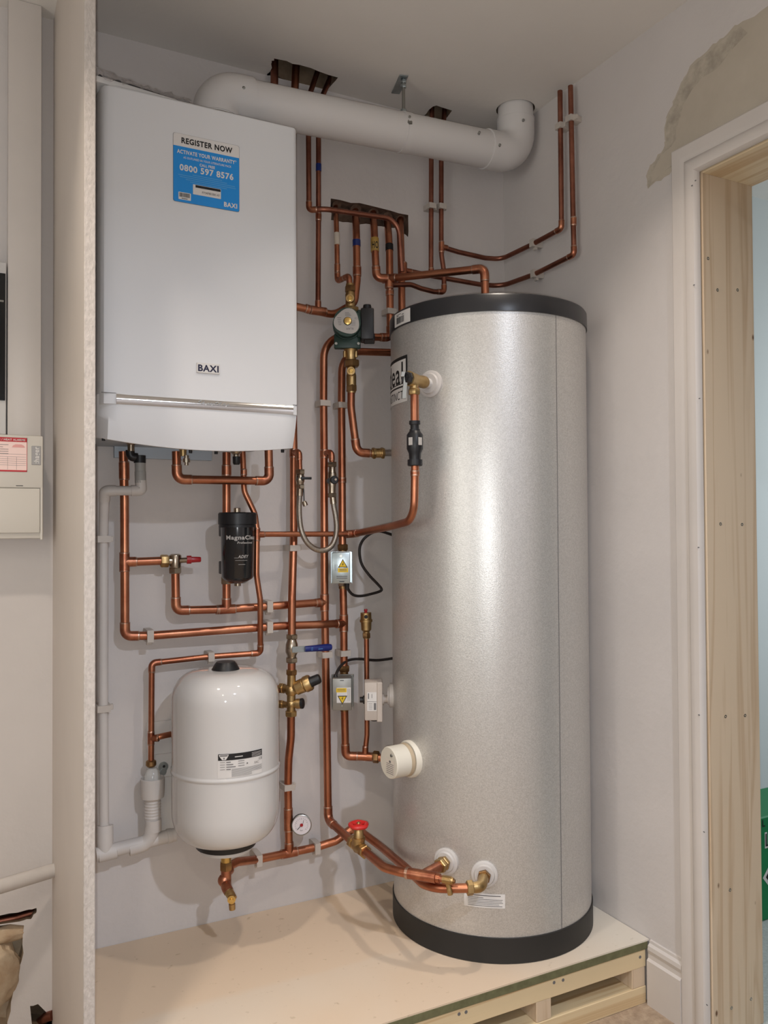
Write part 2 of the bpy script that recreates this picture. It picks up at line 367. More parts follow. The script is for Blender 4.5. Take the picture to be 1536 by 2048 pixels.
def tee(t, c, d, bd, r, rb=None, L=None):
    c = V(c); d = V(d).normalized(); bd = V(bd); bd = (bd - d*bd.dot(d)).normalized(); rb = rb or r; L = L or 2.0*r; k = 1.16
    def fn(bm):
        add_lathe(bm, c-d*L, d, [(0, r*1.03), (0.001, r*k), (2*L-0.001, r*k), (2*L, r*1.03)], 16)
        add_lathe(bm, c, bd, [(0, rb*k), (r+L*0.75-0.001, rb*k), (r+L*0.75, rb*1.03)], 16)
    o = t.mk('tee_fitting', 'copper_fit', fn)
    for q, e, rr in ((c-d*L, -d, r), (c+d*L, d, r), (c+bd*(r+L*0.75), bd, rb)): fit_ring(t, o, q, e, rr)
    return o
R22, R15 = 0.0115, 0.0079
def run(label, r, pts, m='copper', name='copper_pipe', cat='pipe', tees=(), coups=(), seg=14, fitm='copper_fit', group=None):
    pp = []
    for q in pts:
        p = q[0] if isinstance(q[0], Vector) else P(*q[0]); kind = q[1] if len(q) > 1 else 'b'; R = q[2] if len(q) > 2 else (1.5*r if kind == 'e' else 0.05)
        pp.append((p, kind, R))
    path, corners = fillet(pp)
    t = T(name, label, cat, pp[0][0], group)
    t.mk('tube', m, lambda bm: add_tube(bm, path, r, seg))
    for arc, d1, d2 in corners:
        L = 1.5*r; pts2 = [arc[0]-d1*L]+arc+[arc[-1]+d2*L]
        o = t.mk('elbow_fitting', fitm, lambda bm: add_tube(bm, pts2, r*1.15, seg))
        if fitm == 'copper_fit':
            fit_ring(t, o, pts2[0], -d1, r); fit_ring(t, o, pts2[-1], d2, r)
    for c in coups: coupling(t, *c)
    for c in tees: tee(t, *c)
    return t

# ================================================================== STRUCTURE
def holed(name, outer, holes, mapf, m, depth=None, edge_m=None):
    bm = bmesh.new(); edges = []
    for loop in [outer]+holes:
        vv = [bm.verts.new(mapf(*q)) for q in loop]
        edges += [bm.edges.new((vv[i], vv[(i+1) % len(vv)])) for i in range(len(vv))]
    bmesh.ops.triangle_fill(bm, edges=edges, use_beauty=True)
    return struct(name, bm, m)
def jag(loop, amp, n=3, seed=1):
    rnd = random.Random(seed); out = []
    for i in range(len(loop)):
        a, b = loop[i], loop[(i+1) % len(loop)]
        for k in range(n):
            f = k/n; j = 0 if k == 0 else 1
            out.append((a[0]+(b[0]-a[0])*f+j*rnd.uniform(-amp, amp), a[1]+(b[1]-a[1])*f+j*rnd.uniform(-amp, amp)))
    return out
def cavity(name, loop, mapf3, d0, d1, m, me):
    """recess behind a hole: side walls from depth d0 to d1 and a closed back"""
    bm = bmesh.new(); a = [bm.verts.new(mapf3(u, v, d0)) for u, v in loop]; b = [bm.verts.new(mapf3(u, v, d1)) for u, v in loop]
    bridge(bm, a, b); bm.faces.new(b); return struct(name, bm, m)
bx = lambda px, py: (lambda p: (p.x, p.z))(P(px, py, 0.0))
# holes in back wall
wall_hole = jag([bx(661.5, 397), bx(740, 411), bx(816.5, 430), bx(816, 474), bx(806, 468), bx(790, 456), bx(755, 452), bx(706, 446), bx(662, 440)], 0.003, 4, 3)
low_hole = jag([bx(-90, 1851), bx(0, 1831), bx(50, 1821), bx(73, 1816), bx(72, 1826), bx(62, 1838), bx(39, 1843), bx(-90, 1866)], 0.002, 3, 5)
foam_hole = jag([bx(-90, 1862), bx(20, 1848), bx(48, 1851), bx(47, 1906), bx(37, 1950), bx(22, 2005), bx(14, 2060), bx(-90, 2060)], 0.003, 3, 8)
stub_hole = jag([bx(60, 2012), bx(76, 2008), bx(88, 2020), bx(98, 2028), bx(106, 2018), bx(107.5, 2052), bx(64, 2052)], 0.002, 2, 2)
XL, YB = -1.6, -3.9
holed('wall_back', [(XL, 0), (XR+0.19, 0), (XR+0.19, ZC), (XL, ZC)], [wall_hole, low_hole, foam_hole, stub_hole], lambda u, v: V((u, 0, v)), 'paint')
b3 = lambda u, v, d: V((u, d, v))
cavity('wall_recess_pipes', wall_hole, b3, 0.0, 0.05, 'rubble', None)
cavity('wall_recess_left', low_hole, b3, 0.0, 0.06, 'void', None)
cavity('wall_recess_filler', foam_hole, b3, 0.0, 0.06, 'plaster_raw', None)
cavity('wall_recess_stub', stub_hole, b3, 0.0, 0.06, 'void', None)
# ceiling with holes
cz = lambda px, py: (lambda p: (p.x, p.y))(PZ(px, py, ZC))
c_hole1 = jag([cz(542, 128), cz(548, 117), cz(600, 130), cz(676, 155), (0.985, -0.004), (0.79, -0.004), cz(537, 160)], 0.004, 4, 4)
c_hole2 = jag([cz(847, 233), cz(866, 213), cz(873, 211), cz(904, 221), (1.405, -0.004), (1.335, -0.004)], 0.003, 3, 6)
FX, FY, FR = 1.575, -0.168, 0.0565
c_flue = [(FX+0.062*math.cos(2*math.pi*i/24), FY+0.062*math.sin(2*math.pi*i/24)) for i in range(24)]
holed('ceiling', [(XL, YB), (XR+0.19, YB), (XR+0.19, 0.0), (XL, 0.0)], [c_hole1, c_hole2, c_flue], lambda u, v: V((u, v, ZC)), 'paint_ceiling')
c3 = lambda u, v, d: V((u, v, ZC+d))
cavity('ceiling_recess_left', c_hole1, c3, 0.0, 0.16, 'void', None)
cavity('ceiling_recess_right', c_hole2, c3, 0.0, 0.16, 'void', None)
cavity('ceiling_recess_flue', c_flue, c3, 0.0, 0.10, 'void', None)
bm = bmesh.new(); add_box(bm, (XL, YB, -0.05), (XR+0.02, 0.0, 0.0)); struct('floor', bm, 'floor_dust')
# right wall with doorway
YJ, YD2, ZH = -0.847, -1.75, 0.888+ZO
bm = bmesh.new()
add_box(bm, (XR, YJ+0.027, 0), (XR+0.185, 0.0, ZC)); add_box(bm, (XR, YD2-0.027, ZH+0.027), (XR+0.185, YJ+0.027, ZC)); add_box(bm, (XR, YB, 0), (XR+0.185, YD2-0.027, ZC))
struct('wall_right', bm, 'paint')
# unpainted plaster over the doorway and its torn edge
rx = lambda px, py: (lambda p: (p.y, p.z))(PX(px, py, XR))
edge = [rx(*q) for q in ((1360, 312), (1342, 345), (1318, 362), (1296, 378), (1292, 352), (1300, 330), (1322, 306), (1331, 282), (1329, 255), (1336, 226), (1350, 196), (1366, 160), (1380, 132), (1408, 108), (1440, 78), (1475, 50), (1536, 12))]
poly = jag(edge, 0.006, 4, 9)
poly = [q for q in poly if q[1] < ZC-0.002][:-3]
bm = bmesh.new(); pl = poly+[(poly[-1][0]-0.02, ZC-0.001), (-1.9, ZC-0.001), (-1.9, 0.94+ZO), (edge[0][0]-0.02, 0.94+ZO)]
vv = [bm.verts.new((XR-0.0004, q[0], q[1])) for q in pl]; ee = [bm.edges.new((vv[i], vv[(i+1) % len(vv)])) for i in range(len(vv))]
bmesh.ops.triangle_fill(bm, edges=ee, use_beauty=True); struct('wall_plaster_bare', bm, 'bare_plaster')
inn = [(1352, 322), (1338, 336), (1316, 356), (1297, 376), (1294, 352), (1303, 331), (1324, 307), (1333, 282), (1331, 255), (1339, 226), (1352, 197), (1368, 162), (1384, 134), (1412, 110), (1446, 80), (1480, 52)]
ofs = [(22, -6), (26, -8), (22, -20), (8, -10), (16, -14), (22, -20), (26, -14), (22, -4), (30, 4), (26, 8), (20, 14), (22, 18), (24, 22), (22, 28), (26, 18), (20, 14)]
bm = bmesh.new()
a = [bm.verts.new((XR-0.0008, *rx(*q))) for q in inn]; b = [bm.verts.new((XR-0.0008, *rx(q[0]+o[0]*random.uniform(.7, 1.1), q[1]+o[1]))) for q, o in zip(inn, ofs)]
for i in range(len(a)-1): bm.faces.new((a[i], a[i+1], b[i+1], b[i]))
struct('wall_plaster_smear', bm, 'smear_plaster')
# partition board (left side of the cupboard)
XPL, XPR = 0.2003, 0.2205
bm = bmesh.new(); add_box(bm, (XPL, YF+0.004, 0), (XPR, 0, ZC)); o = struct('wall_partition', bm, 'mdf_paint')
bm = bmesh.new(); add_rbox(bm, (XPL-0.0004, YF, 0), (XPR+0.0004, YF+0.006, ZC), 0.0012, 1); struct('wall_partition_edge', bm, 'mdf_edge')
# other walls of the room the photographer stands in
bm = bmesh.new(); add_box(bm, (XL, YB-0.1, 0), (XR+0.185, YB, ZC)); struct('wall_rear', bm, 'paint')
bm = bmesh.new()
add_box(bm, (XL-0.1, YB, 0), (XL, -2.6, ZC)); add_box(bm, (XL-0.1, -1.2, 0), (XL, 0, ZC)); add_box(bm, (XL-0.1, -2.6, 0), (XL, -1.2, 0.9)); add_box(bm, (XL-0.1, -2.6, 2.1), (XL, -1.2, ZC))  # wall pieces leave an invented, unseen opening that lets the fill and sky in
struct('wall_left', bm, 'paint')
# door lining and architrave
bm = bmesh.new(); d1 = bpy.data.objects.new('door_1', None); COL.objects.link(d1); d1['kind'] = 'structure'
def dpart(name, bm, m, parent=None): return mesh_obj(name, bm, m, (0, 0, 0), parent or d1)
add_rbox(bm, (XR+0.004, YJ, 0), (XR+0.189, YJ+0.027, ZH+0.027), 0.0015, 1); jamb = dpart('jamb', bm, 'pine_upright')
bm = bmesh.new(); add_rbox(bm, (XR+0.004, YD2, ZH), (XR+0.189, YJ, ZH+0.027), 0.0015, 1); headj = dpart('head_jamb', bm, 'pine_deep')
bm = bmesh.new(); add_rbox(bm, (XR+0.004, YD2-0.027, 0), (XR+0.189, YD2, ZH+0.027), 0.0015, 1); dpart('jamb', bm, 'pine_upright')
AW = 0.082
prof = [(0.0, 0.0), (0.0, 0.010), (0.004, 0.0135), (0.030, 0.0145), (0.036, 0.012), (0.044, 0.012), (0.048, 0.017), (0.056, 0.0205), (0.068, 0.0215), (0.078, 0.019), (AW, 0.013), (AW, 0.0)]
bm = bmesh.new(); yo = YJ+0.004+AW; yo2 = YD2-0.004-AW; zo = ZH+0.004+AW
rows = []
for w, h in prof:
    rows.append([V((XR-h, yo-w, 0)), V((XR-h, yo-w, zo-w)), V((XR-h, yo2+w, zo-w)), V((XR-h, yo2+w, 0))])
vr = [[bm.verts.new(p) for p in r] for r in rows]
for i in range(len(vr)-1):
    for j in range(3): bm.faces.new((vr[i][j], vr[i][j+1], vr[i+1][j+1], vr[i+1][j]))
arch = dpart('architrave', bm, 'trim_paint')
for px, py in ((1416, 517), (1435, 580), (1475, 580), (1441, 1048), (1484, 1049), (1451, 1433), (1490, 1431), (1460, 1780), (1463, 2016), (1502, 1998)):
    q = P(px, py, YJ); bm = bmesh.new(); add_lathe(bm, q+V((0, 0.001, 0)), (0, -1, 0), [(0, 0.0045), (0.0014, 0.0042), (0.0014, 0.002), (0.0006, 0.0016)], 10)
    o = mesh_obj('screw', bm, 'steel', (0, 0, 0), jamb)
for px, py in ((1391, 361), (1384, 371), (1388, 570), (1399, 797), (1397, 1095), (1398, 1430), (1408, 1664), (1414, 2010)):
    q = PX(px, py, XR-0.0214); bm = bmesh.new(); add_sphere(bm, q, 0.0024, 8, 5, (0.3, 1.3, 0.7)); mesh_obj('nail_hole', bm, 'ink_grey', (0, 0, 0), arch)
# skirting on the right wall
bm = bmesh.new(); yb = yo-0.001
sp = [(0, 0), (0.0165, 0), (0.0165, 0.118), (0.011, 0.124), (0.0105, 0.135), (0.0135, 0.146), (0.012, 0.156), (0.006, 0.162), (0.005, 0.169), (0, 0.170)]
add_prism(bm, [V((XR-a_, YF-0.004, z_)) for a_, z_ in sp], (0, yb-(YF-0.004), 0)); struct('baseboard_right', bm, 'trim_paint')
# the room beyond the doorway
bm = bmesh.new(); add_box(bm, (XR+0.185, -0.03, 0), (4.6, 0.05, ZC)); struct('wall_next_room_back', bm, 'next_wall')
bm = bmesh.new(); add_box(bm, (4.5, -3.9, 0), (4.6, -0.03, ZC)); add_box(bm, (XR+0.185, -4.0, 0), (4.6, -3.9, ZC)); struct('wall_next_room_side', bm, 'next_wall')
bm = bmesh.new(); add_box(bm, (XR+0.185, -4.0, ZC), (4.6, 0.05, ZC+0.05)); struct('ceiling_next_room', bm, 'paint_ceiling')
bm = bmesh.new(); add_box(bm, (XR+0.02, -4.0, -0.05), (4.6, 0.05, 0.0)); struct('floor_next_room', bm, 'carpet_grey')
bm = bmesh.new(); add_prism(bm, [V((XR+0.19, -0.03-a_, z_)) for a_, z_ in sp], (2.6, 0, 0)); struct('baseboard_next_room', bm, 'trim_paint')
# green carton in the next room
t = T('carton', 'green carton with white outlined letters on the floor beyond the doorway', 'box', (2.40, -0.48, 0))
t.mk('box_body', 'green_box', lambda bm: add_rbox(bm, (2.27, -0.48, 0), (2.75, -0.28, 0.335), 0.004, 1))
mp = planar((2.27, -0.48, 0), (1, 0, 0), (0, 0, 1), 0.001)
t.mk('lettering', 'paper', lambda bm: add_text(bm, 'L', 0.07, lambda u, v: mp(u+0.042, v+0.235), 'l', 0.03))
t.mk('diamond_mark', 'paper', lambda bm: add_poly(bm, mp, [(0.03, 0.14), (0.07, 0.185), (0.11, 0.14), (0.07, 0.095)]))
mp2 = planar((2.27, -0.48, 0), (1, 0, 0), (0, 0, 1), 0.0016)
t.mk('lettering', 'ink', lambda bm: add_text(bm, 'L', 0.06, lambda u, v: mp2(u+0.045, v+0.239), 'l', 0.0))
t.mk('lettering', 'ink', lambda bm: add_text(bm, 'L', 0.03, lambda u, v: mp2(u+0.03, v+0.305), 'l', 0.03))
t.mk('diamond_mark', 'ink', lambda bm: add_poly(bm, mp2, [(0.044, 0.14), (0.07, 0.169), (0.096, 0.14), (0.07, 0.111)]))

# ================================================================== PLINTH
t = T('plinth', 'low pine and board plinth the cylinder stands on', 'platform', (0.93, -0.32, 0))
x0, x1 = XPR+0.001, XR-0.012
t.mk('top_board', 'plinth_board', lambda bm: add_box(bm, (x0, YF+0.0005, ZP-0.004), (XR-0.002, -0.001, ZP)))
t.mk('board_core', 'green_board', lambda bm: add_rbox(bm, (x0, YF, ZP-0.024), (XR-0.008, -0.001, ZP-0.004), 0.001, 1))
z2, z3 = ZP-0.024, ZP-0.072
t.mk('top_rail', 'pine_across', lambda bm: add_rbox(bm, (x0, YF+0.004, z3), (x1, YF+0.049, z2), 0.0015, 1))
t.mk('top_rail', 'pine_across', lambda bm: add_rbox(bm, (x0, -0.06, z3), (x1, -0.015, z2), 0.0015, 1))
t.mk('bottom_rail', 'pine_across', lambda bm: add_rbox(bm, (x0, YF+0.004, 0.0), (x1, YF+0.099, 0.046), 0.0015, 1))
t.mk('bottom_rail', 'pine_across', lambda bm: add_rbox(bm, (x0, -0.11, 0.0), (x1, -0.015, 0.046), 0.0015, 1))
for bx_ in (0.30, 0.78, 1.268, 1.585):
    t.mk('block', 'pine_upright', lambda bm: add_rbox(bm, (bx_, YF+0.005, 0.046), (bx_+0.046, YF+0.097, z3), 0.0015, 1))
for bx_ in (0.5, 1.0, 1.5):
    t.mk('cross_rail', 'pine_deep', lambda bm: add_rbox(bm, (bx_, YF+0.05, z3), (bx_+0.046, -0.061, z2), 0.0015, 1))
for px, py in ((1280, 1914), (1108, 1965), (1126, 1960), (918, 2028), (932, 2024)):
    q = P(px, py, YF+0.004); t.mk('screw', 'ink_grey', lambda bm: add_lathe(bm, q, (0, -1, 0), [(0, 0.0042), (0.001, 0.004), (0.001, 0.0015)], 10))

# ================================================================== BOILER
BX0, BX1, BYF, BZT = 0.266, 0.7455, -0.37, 1.0175+ZO
ZS1, ZS0, ZB = 0.309+ZO, 0.285+ZO, 0.208+ZO
t = T('boiler', 'white wall-hung boiler with blue warranty sticker and chrome strip', 'boiler', ((BX0+BX1)/2, 0, ZB))
def upper(bm):
    pl = []
    for x, y in ((BX0+0.002, -0.012), (BX0+0.002, BYF+0.05), (BX0+0.004, BYF+0.02), (BX0+0.010, BYF+0.006), (BX0+0.02, BYF+0.0012), (BX0+0.035, BYF), (BX1-0.012, BYF), (BX1-0.004, BYF+0.003), (BX1, BYF+0.011), (BX1, -0.012)):
        pl.append(V((x, y, ZS0-0.001)))
    t2 = bmesh.new(); add_prism(t2, pl, (0, 0, BZT-ZS0))
    top = [e for e in t2.edges if all(v.co.z > BZT-0.01 for v in e.verts)]
    bmesh.ops.bevel(t2, geom=top, offset=0.006, segments=2, profile=0.5, affect='EDGES'); merge(bm, t2)
casing = t.mk('casing', 'white_enamel', upper, ang=40)
def lower(bm):
    nx, nz = 24, 8; g = []
    for j in range(nz+1):
        f = j/nz; row = []
        for i in range(nx+1):
            s = i/nx; x = BX0+(BX1-BX0-0.001)*s
            edge_l = max(0.0, 1-s/(0.09-0.07*f)) if s < 0.09-0.07*f else 0
            y = BYF-0.0005+0.022*f*f + 0.035*edge_l**1.6 - 0.006*f*math.sin(math.pi*s)
            arc = 0.021*math.sin(math.pi*(s*0.93))**0.9
            zb = ZB+0.006*(1-s)*0 - arc*1.0 + (0.004 if s < 0.02 else 0)
            z = ZS1*(1-f)+zb*f
            if s > 0.965: y += 0.010*((s-0.965)/0.035)**2
            x = min(x, BX1-0.0008-0.004*f)
            row.append(bm.verts.new((x, y, z)))
        g.append(row)
    for j in range(nz):
        for i in range(nx): bm.faces.new((g[j][i], g[j][i+1], g[j+1][i+1], g[j+1][i]))
    # returns: left, right, bottom lip
    for col in (0, nx):
        b = [bm.verts.new((r[col].co.x, BYF+0.12, r[col].co.z)) for r in g]
        for j in range(nz): bm.faces.new((g[j][col], g[j+1][col], b[j+1], b[j]))
    lip = [bm.verts.new((v.co.x, v.co.y+0.012, v.co.z)) for v in g[nz]]; up = [bm.verts.new((v.co.x, v.co.y+0.012, v.co.z+0.02)) for v in g[nz]]
    for i in range(nx): bm.faces.new((g[nz][i], g[nz][i+1], lip[i+1], lip[i])); bm.faces.new((lip[i], lip[i+1], up[i+1], up[i]))
lowp = t.mk('lower_panel', 'white_enamel', lower, ang=50)
t.mk('panel_seam', 'ink_grey', lambda bm: add_box(bm, (BX0+0.004, BYF+0.004, ZS1-0.0010), (0.302, BYF-0.0007, ZS1+0.0002)), lowp)
t.mk('panel_seam', 'ink_grey', lambda bm: add_box(bm, (0.730, BYF+0.004, ZS1-0.0010), (BX1-0.004, BYF-0.0007, ZS1+0.0002)), lowp)
def strip(bm):
    n = 8; a = []
    for i in range(n+1):
        s = i/n; a.append((BYF-0.0030-0.0035*math.sin(math.pi*s)+0.0035*s, ZS0-0.001+(ZS1-ZS0)*s))
    poly = [V((0.302, BYF+0.002, a[0][1]))]+[V((0.302, y, z)) for y, z in a]+[V((0.302, BYF+0.002, a[-1][1]))]
    add_prism(bm, poly, (0.428, 0, 0))
st = t.mk('chrome_strip', 'chrome', strip, label='chrome trim strip')
mpl = planar((0.302, BYF-0.0055, ZS0+0.006), (1, 0, 0), (0, 0, 1), 0.0)
t.mk('script_mark', 'steel', lambda bm: [add_obox(bm, mpl(0.19+0.0085*i+random.uniform(-.002, .002), 0.008+random.uniform(-.003, .003)), (1, 0, 0.6), (0, 1, 0), (-.6, 0, 1), 0.004, 0.0008, 0.0009) for i in range(9)], st)
# chassis underside seen below the cover, lifted inside the cover
t.mk('chassis_base', 'blue_steel', lambda bm: (add_box(bm, (BX0+0.012, -0.30, ZB+0.012), (BX1-0.01, -0.012, ZB+0.02)), add_box(bm, (BX0+0.085, -0.03, ZB-0.018), (BX1-0.13, -0.012, ZB+0.02))))
def taps(px, py, y, m, k=1.0):
    c = P(px, py, y)
    t.mk('service_valve', m, lambda bm: (add_lathe(bm, c+V((0, 0, 0.022*k)), (0, 0, -1), [(-0.02, 0.018*k), (0.004, 0.02*k), (0.012, 0.017*k), (0.018, 0.009*k), (0.034, 0.0085*k)], 14)))
taps(262, 893, -0.12, 'nickel'); taps(366, 903, -0.14, 'brass'); taps(472, 910, -0.12, 'nickel', 0.85)
c = P(373, 920, -0.16); t.mk('drain_nipple', 'nickel', lambda bm: add_lathe(bm, c+V((0, 0, 0.012)), (0, 0, -1), [(0, 0.006), (0.008, 0.006), (0.008, 0.009), (0.018, 0.009), (0.018, 0.005), (0.026, 0.005)], 10))
c = P(473, 922, -0.12); t.mk('drain_knob', 'black_plastic', lambda bm: add_lathe(bm, c+V((0, 0, 0.012)), (0, 0, -1), [(0, 0.011), (0.018, 0.0105), (0.022, 0.008)], 12))
for px, py in ((207, 878), (381, 903), (432, 905), (565, 902)):
    c = P(px, py, -0.33); t.mk('screw', 'ink', lambda bm: add_lathe(bm, c, (0, 0, -1), [(-0.004, 0.0042), (0.004, 0.004)], 10))
# hose-bracket block at the left under the boiler
# warranty sticker
sx0, sx1, sz0, sz1 = 0.431, 0.5925, 0.773+ZO, 0.937+ZO; Wd, Hd = sx1-sx0, sz1-sz0
stk = planar((sx0, BYF, sz0), (1, 0, 0), (0, 0, 1), 0.0007); stk2 = planar((sx0, BYF, sz0), (1, 0, 0), (0, 0, 1), 0.0013); stk3 = planar((sx0, BYF, sz0), (1, 0, 0), (0, 0, 1), 0.0018)
def rrect(u0, v0, u1, v1, r):
    out = []
    for cx, cy, a0 in ((u1-r, v1-r, 0), (u0+r, v1-r, 90), (u0+r, v0+r, 180), (u1-r, v0+r, 270)):
        for k in range(5): a = math.radians(a0+22.5*k); out.append((cx+r*math.cos(a), cy+r*math.sin(a)))
    return out
sk = t.mk('warranty_sticker', 'ink_grey', lambda bm: add_poly(bm, stk, rrect(0, 0, Wd, Hd, 0.005)), label='blue and white warranty sticker')
vt = Hd-0.0305
t.mk('sticker_header', 'paper', lambda bm: add_poly(bm, stk2, [(0.0006, vt)]+[(Wd-0.0006, vt)]+[q for q in rrect(0.0006, 0.0006, Wd-0.0006, Hd-0.0006, 0.005)[:10]]), sk)
t.mk('sticker_field', 'blue_label', lambda bm: add_poly(bm, stk2, [(Wd-0.0006, vt), (0.0006, vt)]+rrect(0.0006, 0.0006, Wd-0.0006, Hd-0.0006, 0.005)[10:]), sk)
cw = Wd/2
t.mk('lettering', 'ink', lambda bm: add_text(bm, 'REGISTER NOW', 0.0185, lambda u, v: stk3(cw+u+0.001, v+vt+0.0085), 'c', 0.035, width=0.124), sk)
def sl(bm):
    add_text(bm, 'ACTIVATE YOUR WARRANTY*', 0.0125, lambda u, v: stk3(cw+u+0.001, v+0.1165), 'c', 0.03, width=0.145)
    add_text(bm, 'AS OUTLINED IN YOUR LITERATURE PACK', 0.0072, lambda u, v: stk3(cw+u+0.002, v+0.1055), 'c', 0.012, width=0.117)
    add_text(bm, 'CALL FREE', 0.0088, lambda u, v: stk3(cw+u+0.001, v+0.0945), 'c', 0.03, width=0.037)
    add_text(bm, '0800 597 8576', 0.0205, lambda u, v: stk3(cw+u, v+0.0765), 'c', 0.028, width=0.131)
    add_text(bm, 'BAXI', 0.0155, lambda u, v: stk3(Wd-0.006+u, v+0.008), 'r', 0.035, width=0.033)
t.mk('lettering', 'paper', sl, sk)
t.mk('small_print', 'blue_label_line', lambda bm: [add_quad(bm, stk3, a, 0.069-0.0045*i, b, 0.0704-0.0045*i) for i, (a, b) in enumerate(((0.046, 0.118), (0.012, 0.13), (0.016, 0.15), (0.03, 0.152), (0.04, 0.13)))], sk)
t.mk('serial_label', 'paper', lambda bm: (add_poly(bm, stk3, rrect(0.047, 0.024, 0.115, 0.048, 0.001)), add_poly(bm, stk3, rrect(0.0125, 0.0065, 0.042, 0.024, 0.001))), sk)
stk4 = planar((sx0, BYF, sz0), (1, 0, 0), (0, 0, 1), 0.0023)
def ser(bm):
    add_quad(bm, stk4, 0.053, 0.041, 0.114, 0.047)
    add_text(bm, 'P772407801300C-437', 0.0075, lambda u, v: stk4(0.069+u, v+0.029), 'l', 0.0, width=0.043)
    x = 0.0145
    rnd = random.Random(3)
    while x < 0.040:
        w = rnd.choice((0.0004, 0.0007, 0.001)); add_quad(bm, stk4, x, 0.0125, x+w, 0.0225); x += w+rnd.choice((0.0005, 0.0008))
    add_quad(bm, stk4, 0.02, 0.0085, 0.034, 0.0098)
t.mk('serial_print', 'ink', ser, sk)
# badge
bo = (0.486, BYF, 0.370+ZO); b1 = planar(bo, (1, 0, 0), (0, 0, 1), 0.0042)
bdg = t.mk('badge', 'paper', lambda bm: add_rbox(bm, (0.486, BYF-0.004, 0.370+ZO), (0.542, BYF+0.001, 0.3945+ZO), 0.001, 1), label='white maker badge')
t.mk('lettering', 'navy', lambda bm: add_text(bm, 'BAXI', 0.0215, lambda u, v: b1(0.028+u, v+0.0045), 'c', 0.035, width=0.050), bdg)
# bracket block under the left end of the boiler
t.mk('wall_jig', 'cream_plastic', lambda bm: add_rbox(bm, (BX0-0.028, -0.10, ZB-0.035), (BX0+0.004, -0.004, ZB+0.015), 0.003, 2))
t.mk('wall_jig_end', 'black_plastic', lambda bm: add_prism(bm, [V((BX0+0.006, -0.09, ZB+0.01)), V((BX0+0.03, -0.09, ZB+0.01)), V((BX0+0.03, -0.09, ZB-0.006)), V((BX0+0.006, -0.09, ZB-0.016))], (0, 0.03, 0)))
# clear film and papers left on top of the boiler
random.seed(11)
def film(bm):
    nx, ny = 26, 8; g = []
    for i in range(nx+1):
        row = []
        for j in range(ny+1):
            s, q = i/nx, j/ny
            row.append(bm.verts.new((BX0-0.03+0.25*s+random.uniform(-.004, .004), -0.362+0.20*q+random.uniform(-.006, .006), BZT+0.004+0.062*math.sin(math.pi*min(1, 0.02+q*1.3))**0.7*(1-0.75*s)+random.uniform(0, 0.010))))
        g.append(row)
    for i in range(nx):
        for j in range(ny): bm.faces.new((g[i][j], g[i+1][j], g[i+1][j+1], g[i][j+1]))
single('plastic_film', 'crumpled clear plastic film lying on top of the boiler', 'packaging', (lambda b: (film(b), b)[1])(bmesh.new()), 'clear_film', (BX0+0.1, -0.2, BZT), ang=180)
bm = bmesh.new(); add_tube(bm, [V((BX0-0.03, -0.30, BZT+0.052)), V((BX0+0.02, -0.31, BZT+0.046)), V((BX0+0.12, -0.32, BZT+0.030)), V((BX0+0.21, -0.325, BZT+0.016))], 0.0022, 8)
single('cable', 'thin dark cable lying in the clear film on top of the boiler', 'cable', bm, 'cable', (BX0+0.1, -0.31, BZT))
bm = bmesh.new(); add_obox(bm, (BX0+0.075, -0.275, BZT+0.013), (1, 0.1, -0.02), (-0.1, 1, 0), (0.02, 0, 1), 0.10, 0.07, 0.007, 0.001)
single('instruction_booklet', 'white folded booklet under the clear film on the boiler', 'booklet', bm, 'paper', (BX0+0.075, -0.275, BZT+0.005))

# ================================================================== FLUE
_fa, _fb = P(640, 232, FY), P(900, 284, FY); _fs = (_fb.z-_fa.z)/(_fb.x-_fa.x); FXL = 0.590
FZ0, FZ1 = _fa.z+_fs*(FXL-_fa.x), _fa.z+_fs*(FX-_fa.x)
t = T('flue_pipe', 'thick white flue pipe running from the boiler to the ceiling corner', 'flue', (FXL, FY, BZT))
pp = [(V((FXL, FY, BZT+0.001)), 'b', 0), (V((FXL, FY, FZ0)), 'e', 0.055), (V((FX, FY, FZ1)), 'e', 0.07), (V((FX, FY, ZC+0.09)), 'b', 0)]
path, cor = fillet(pp)
t.mk('tube', 'flue_white', lambda bm: add_tube(bm, path, FR, 32))
fd = (pp[2][0]-pp[1][0]).normalized()
for (arc, d1_, d2_), (la, lb) in zip(cor, ((0.012, 0.042), (0.05, 0.045))):
    el = t.mk('elbow_fitting', 'flue_white', lambda bm: add_tube(bm, [arc[0]-d1_*la]+arc+[arc[-1]+d2_*lb], FR+(0.006 if la < 0.02 else 0.0035), 32))
    for c_, d_ in ((arc[0]-d1_*la, d1_), (arc[-1]+d2_*lb, d2_)):
        t.mk('seal_ring', 'flue_white', lambda bm: add_lathe(bm, c_-d_*0.004, d_, [(0, FR+0.001), (0.001, FR+0.0042), (0.007, FR+0.0042), (0.008, FR+0.001)], 32), el)
for px, py in ((490, 177), (961, 266), (1002, 291), (1049, 241)):
    d = ray(px, py); q = P(px, py, FY-0.064); t.mk('screw', 'steel', lambda bm: add_lathe(bm, q+V((0, 0.012, 0)), (-0.25, -0.9, 0.2), [(0, 0.004), (0.0125, 0.004), (0.0135, 0.0025)], 8))
hx = 1.163
t = T('pipe_hanger', 'zinc threaded rod and plate hanging the white flue from the ceiling', 'bracket', (hx, FY, ZC))
fzh = FZ0+(hx-FXL)/(FX-FXL)*(FZ1-FZ0)
t.mk('plate', 'zinc', lambda bm: add_obox(bm, (hx+0.005, -0.135, ZC-0.0025), (0.25, 1, 0), (-1, 0.25, 0), (0, 0, 1), 0.052, 0.0135, 0.0015, 0.001))
t.mk('rod', 'steel', lambda bm: add_tube(bm, [(hx, FY, ZC-0.003), (hx, FY, fzh+FR-0.002)], 0.0048, 12))
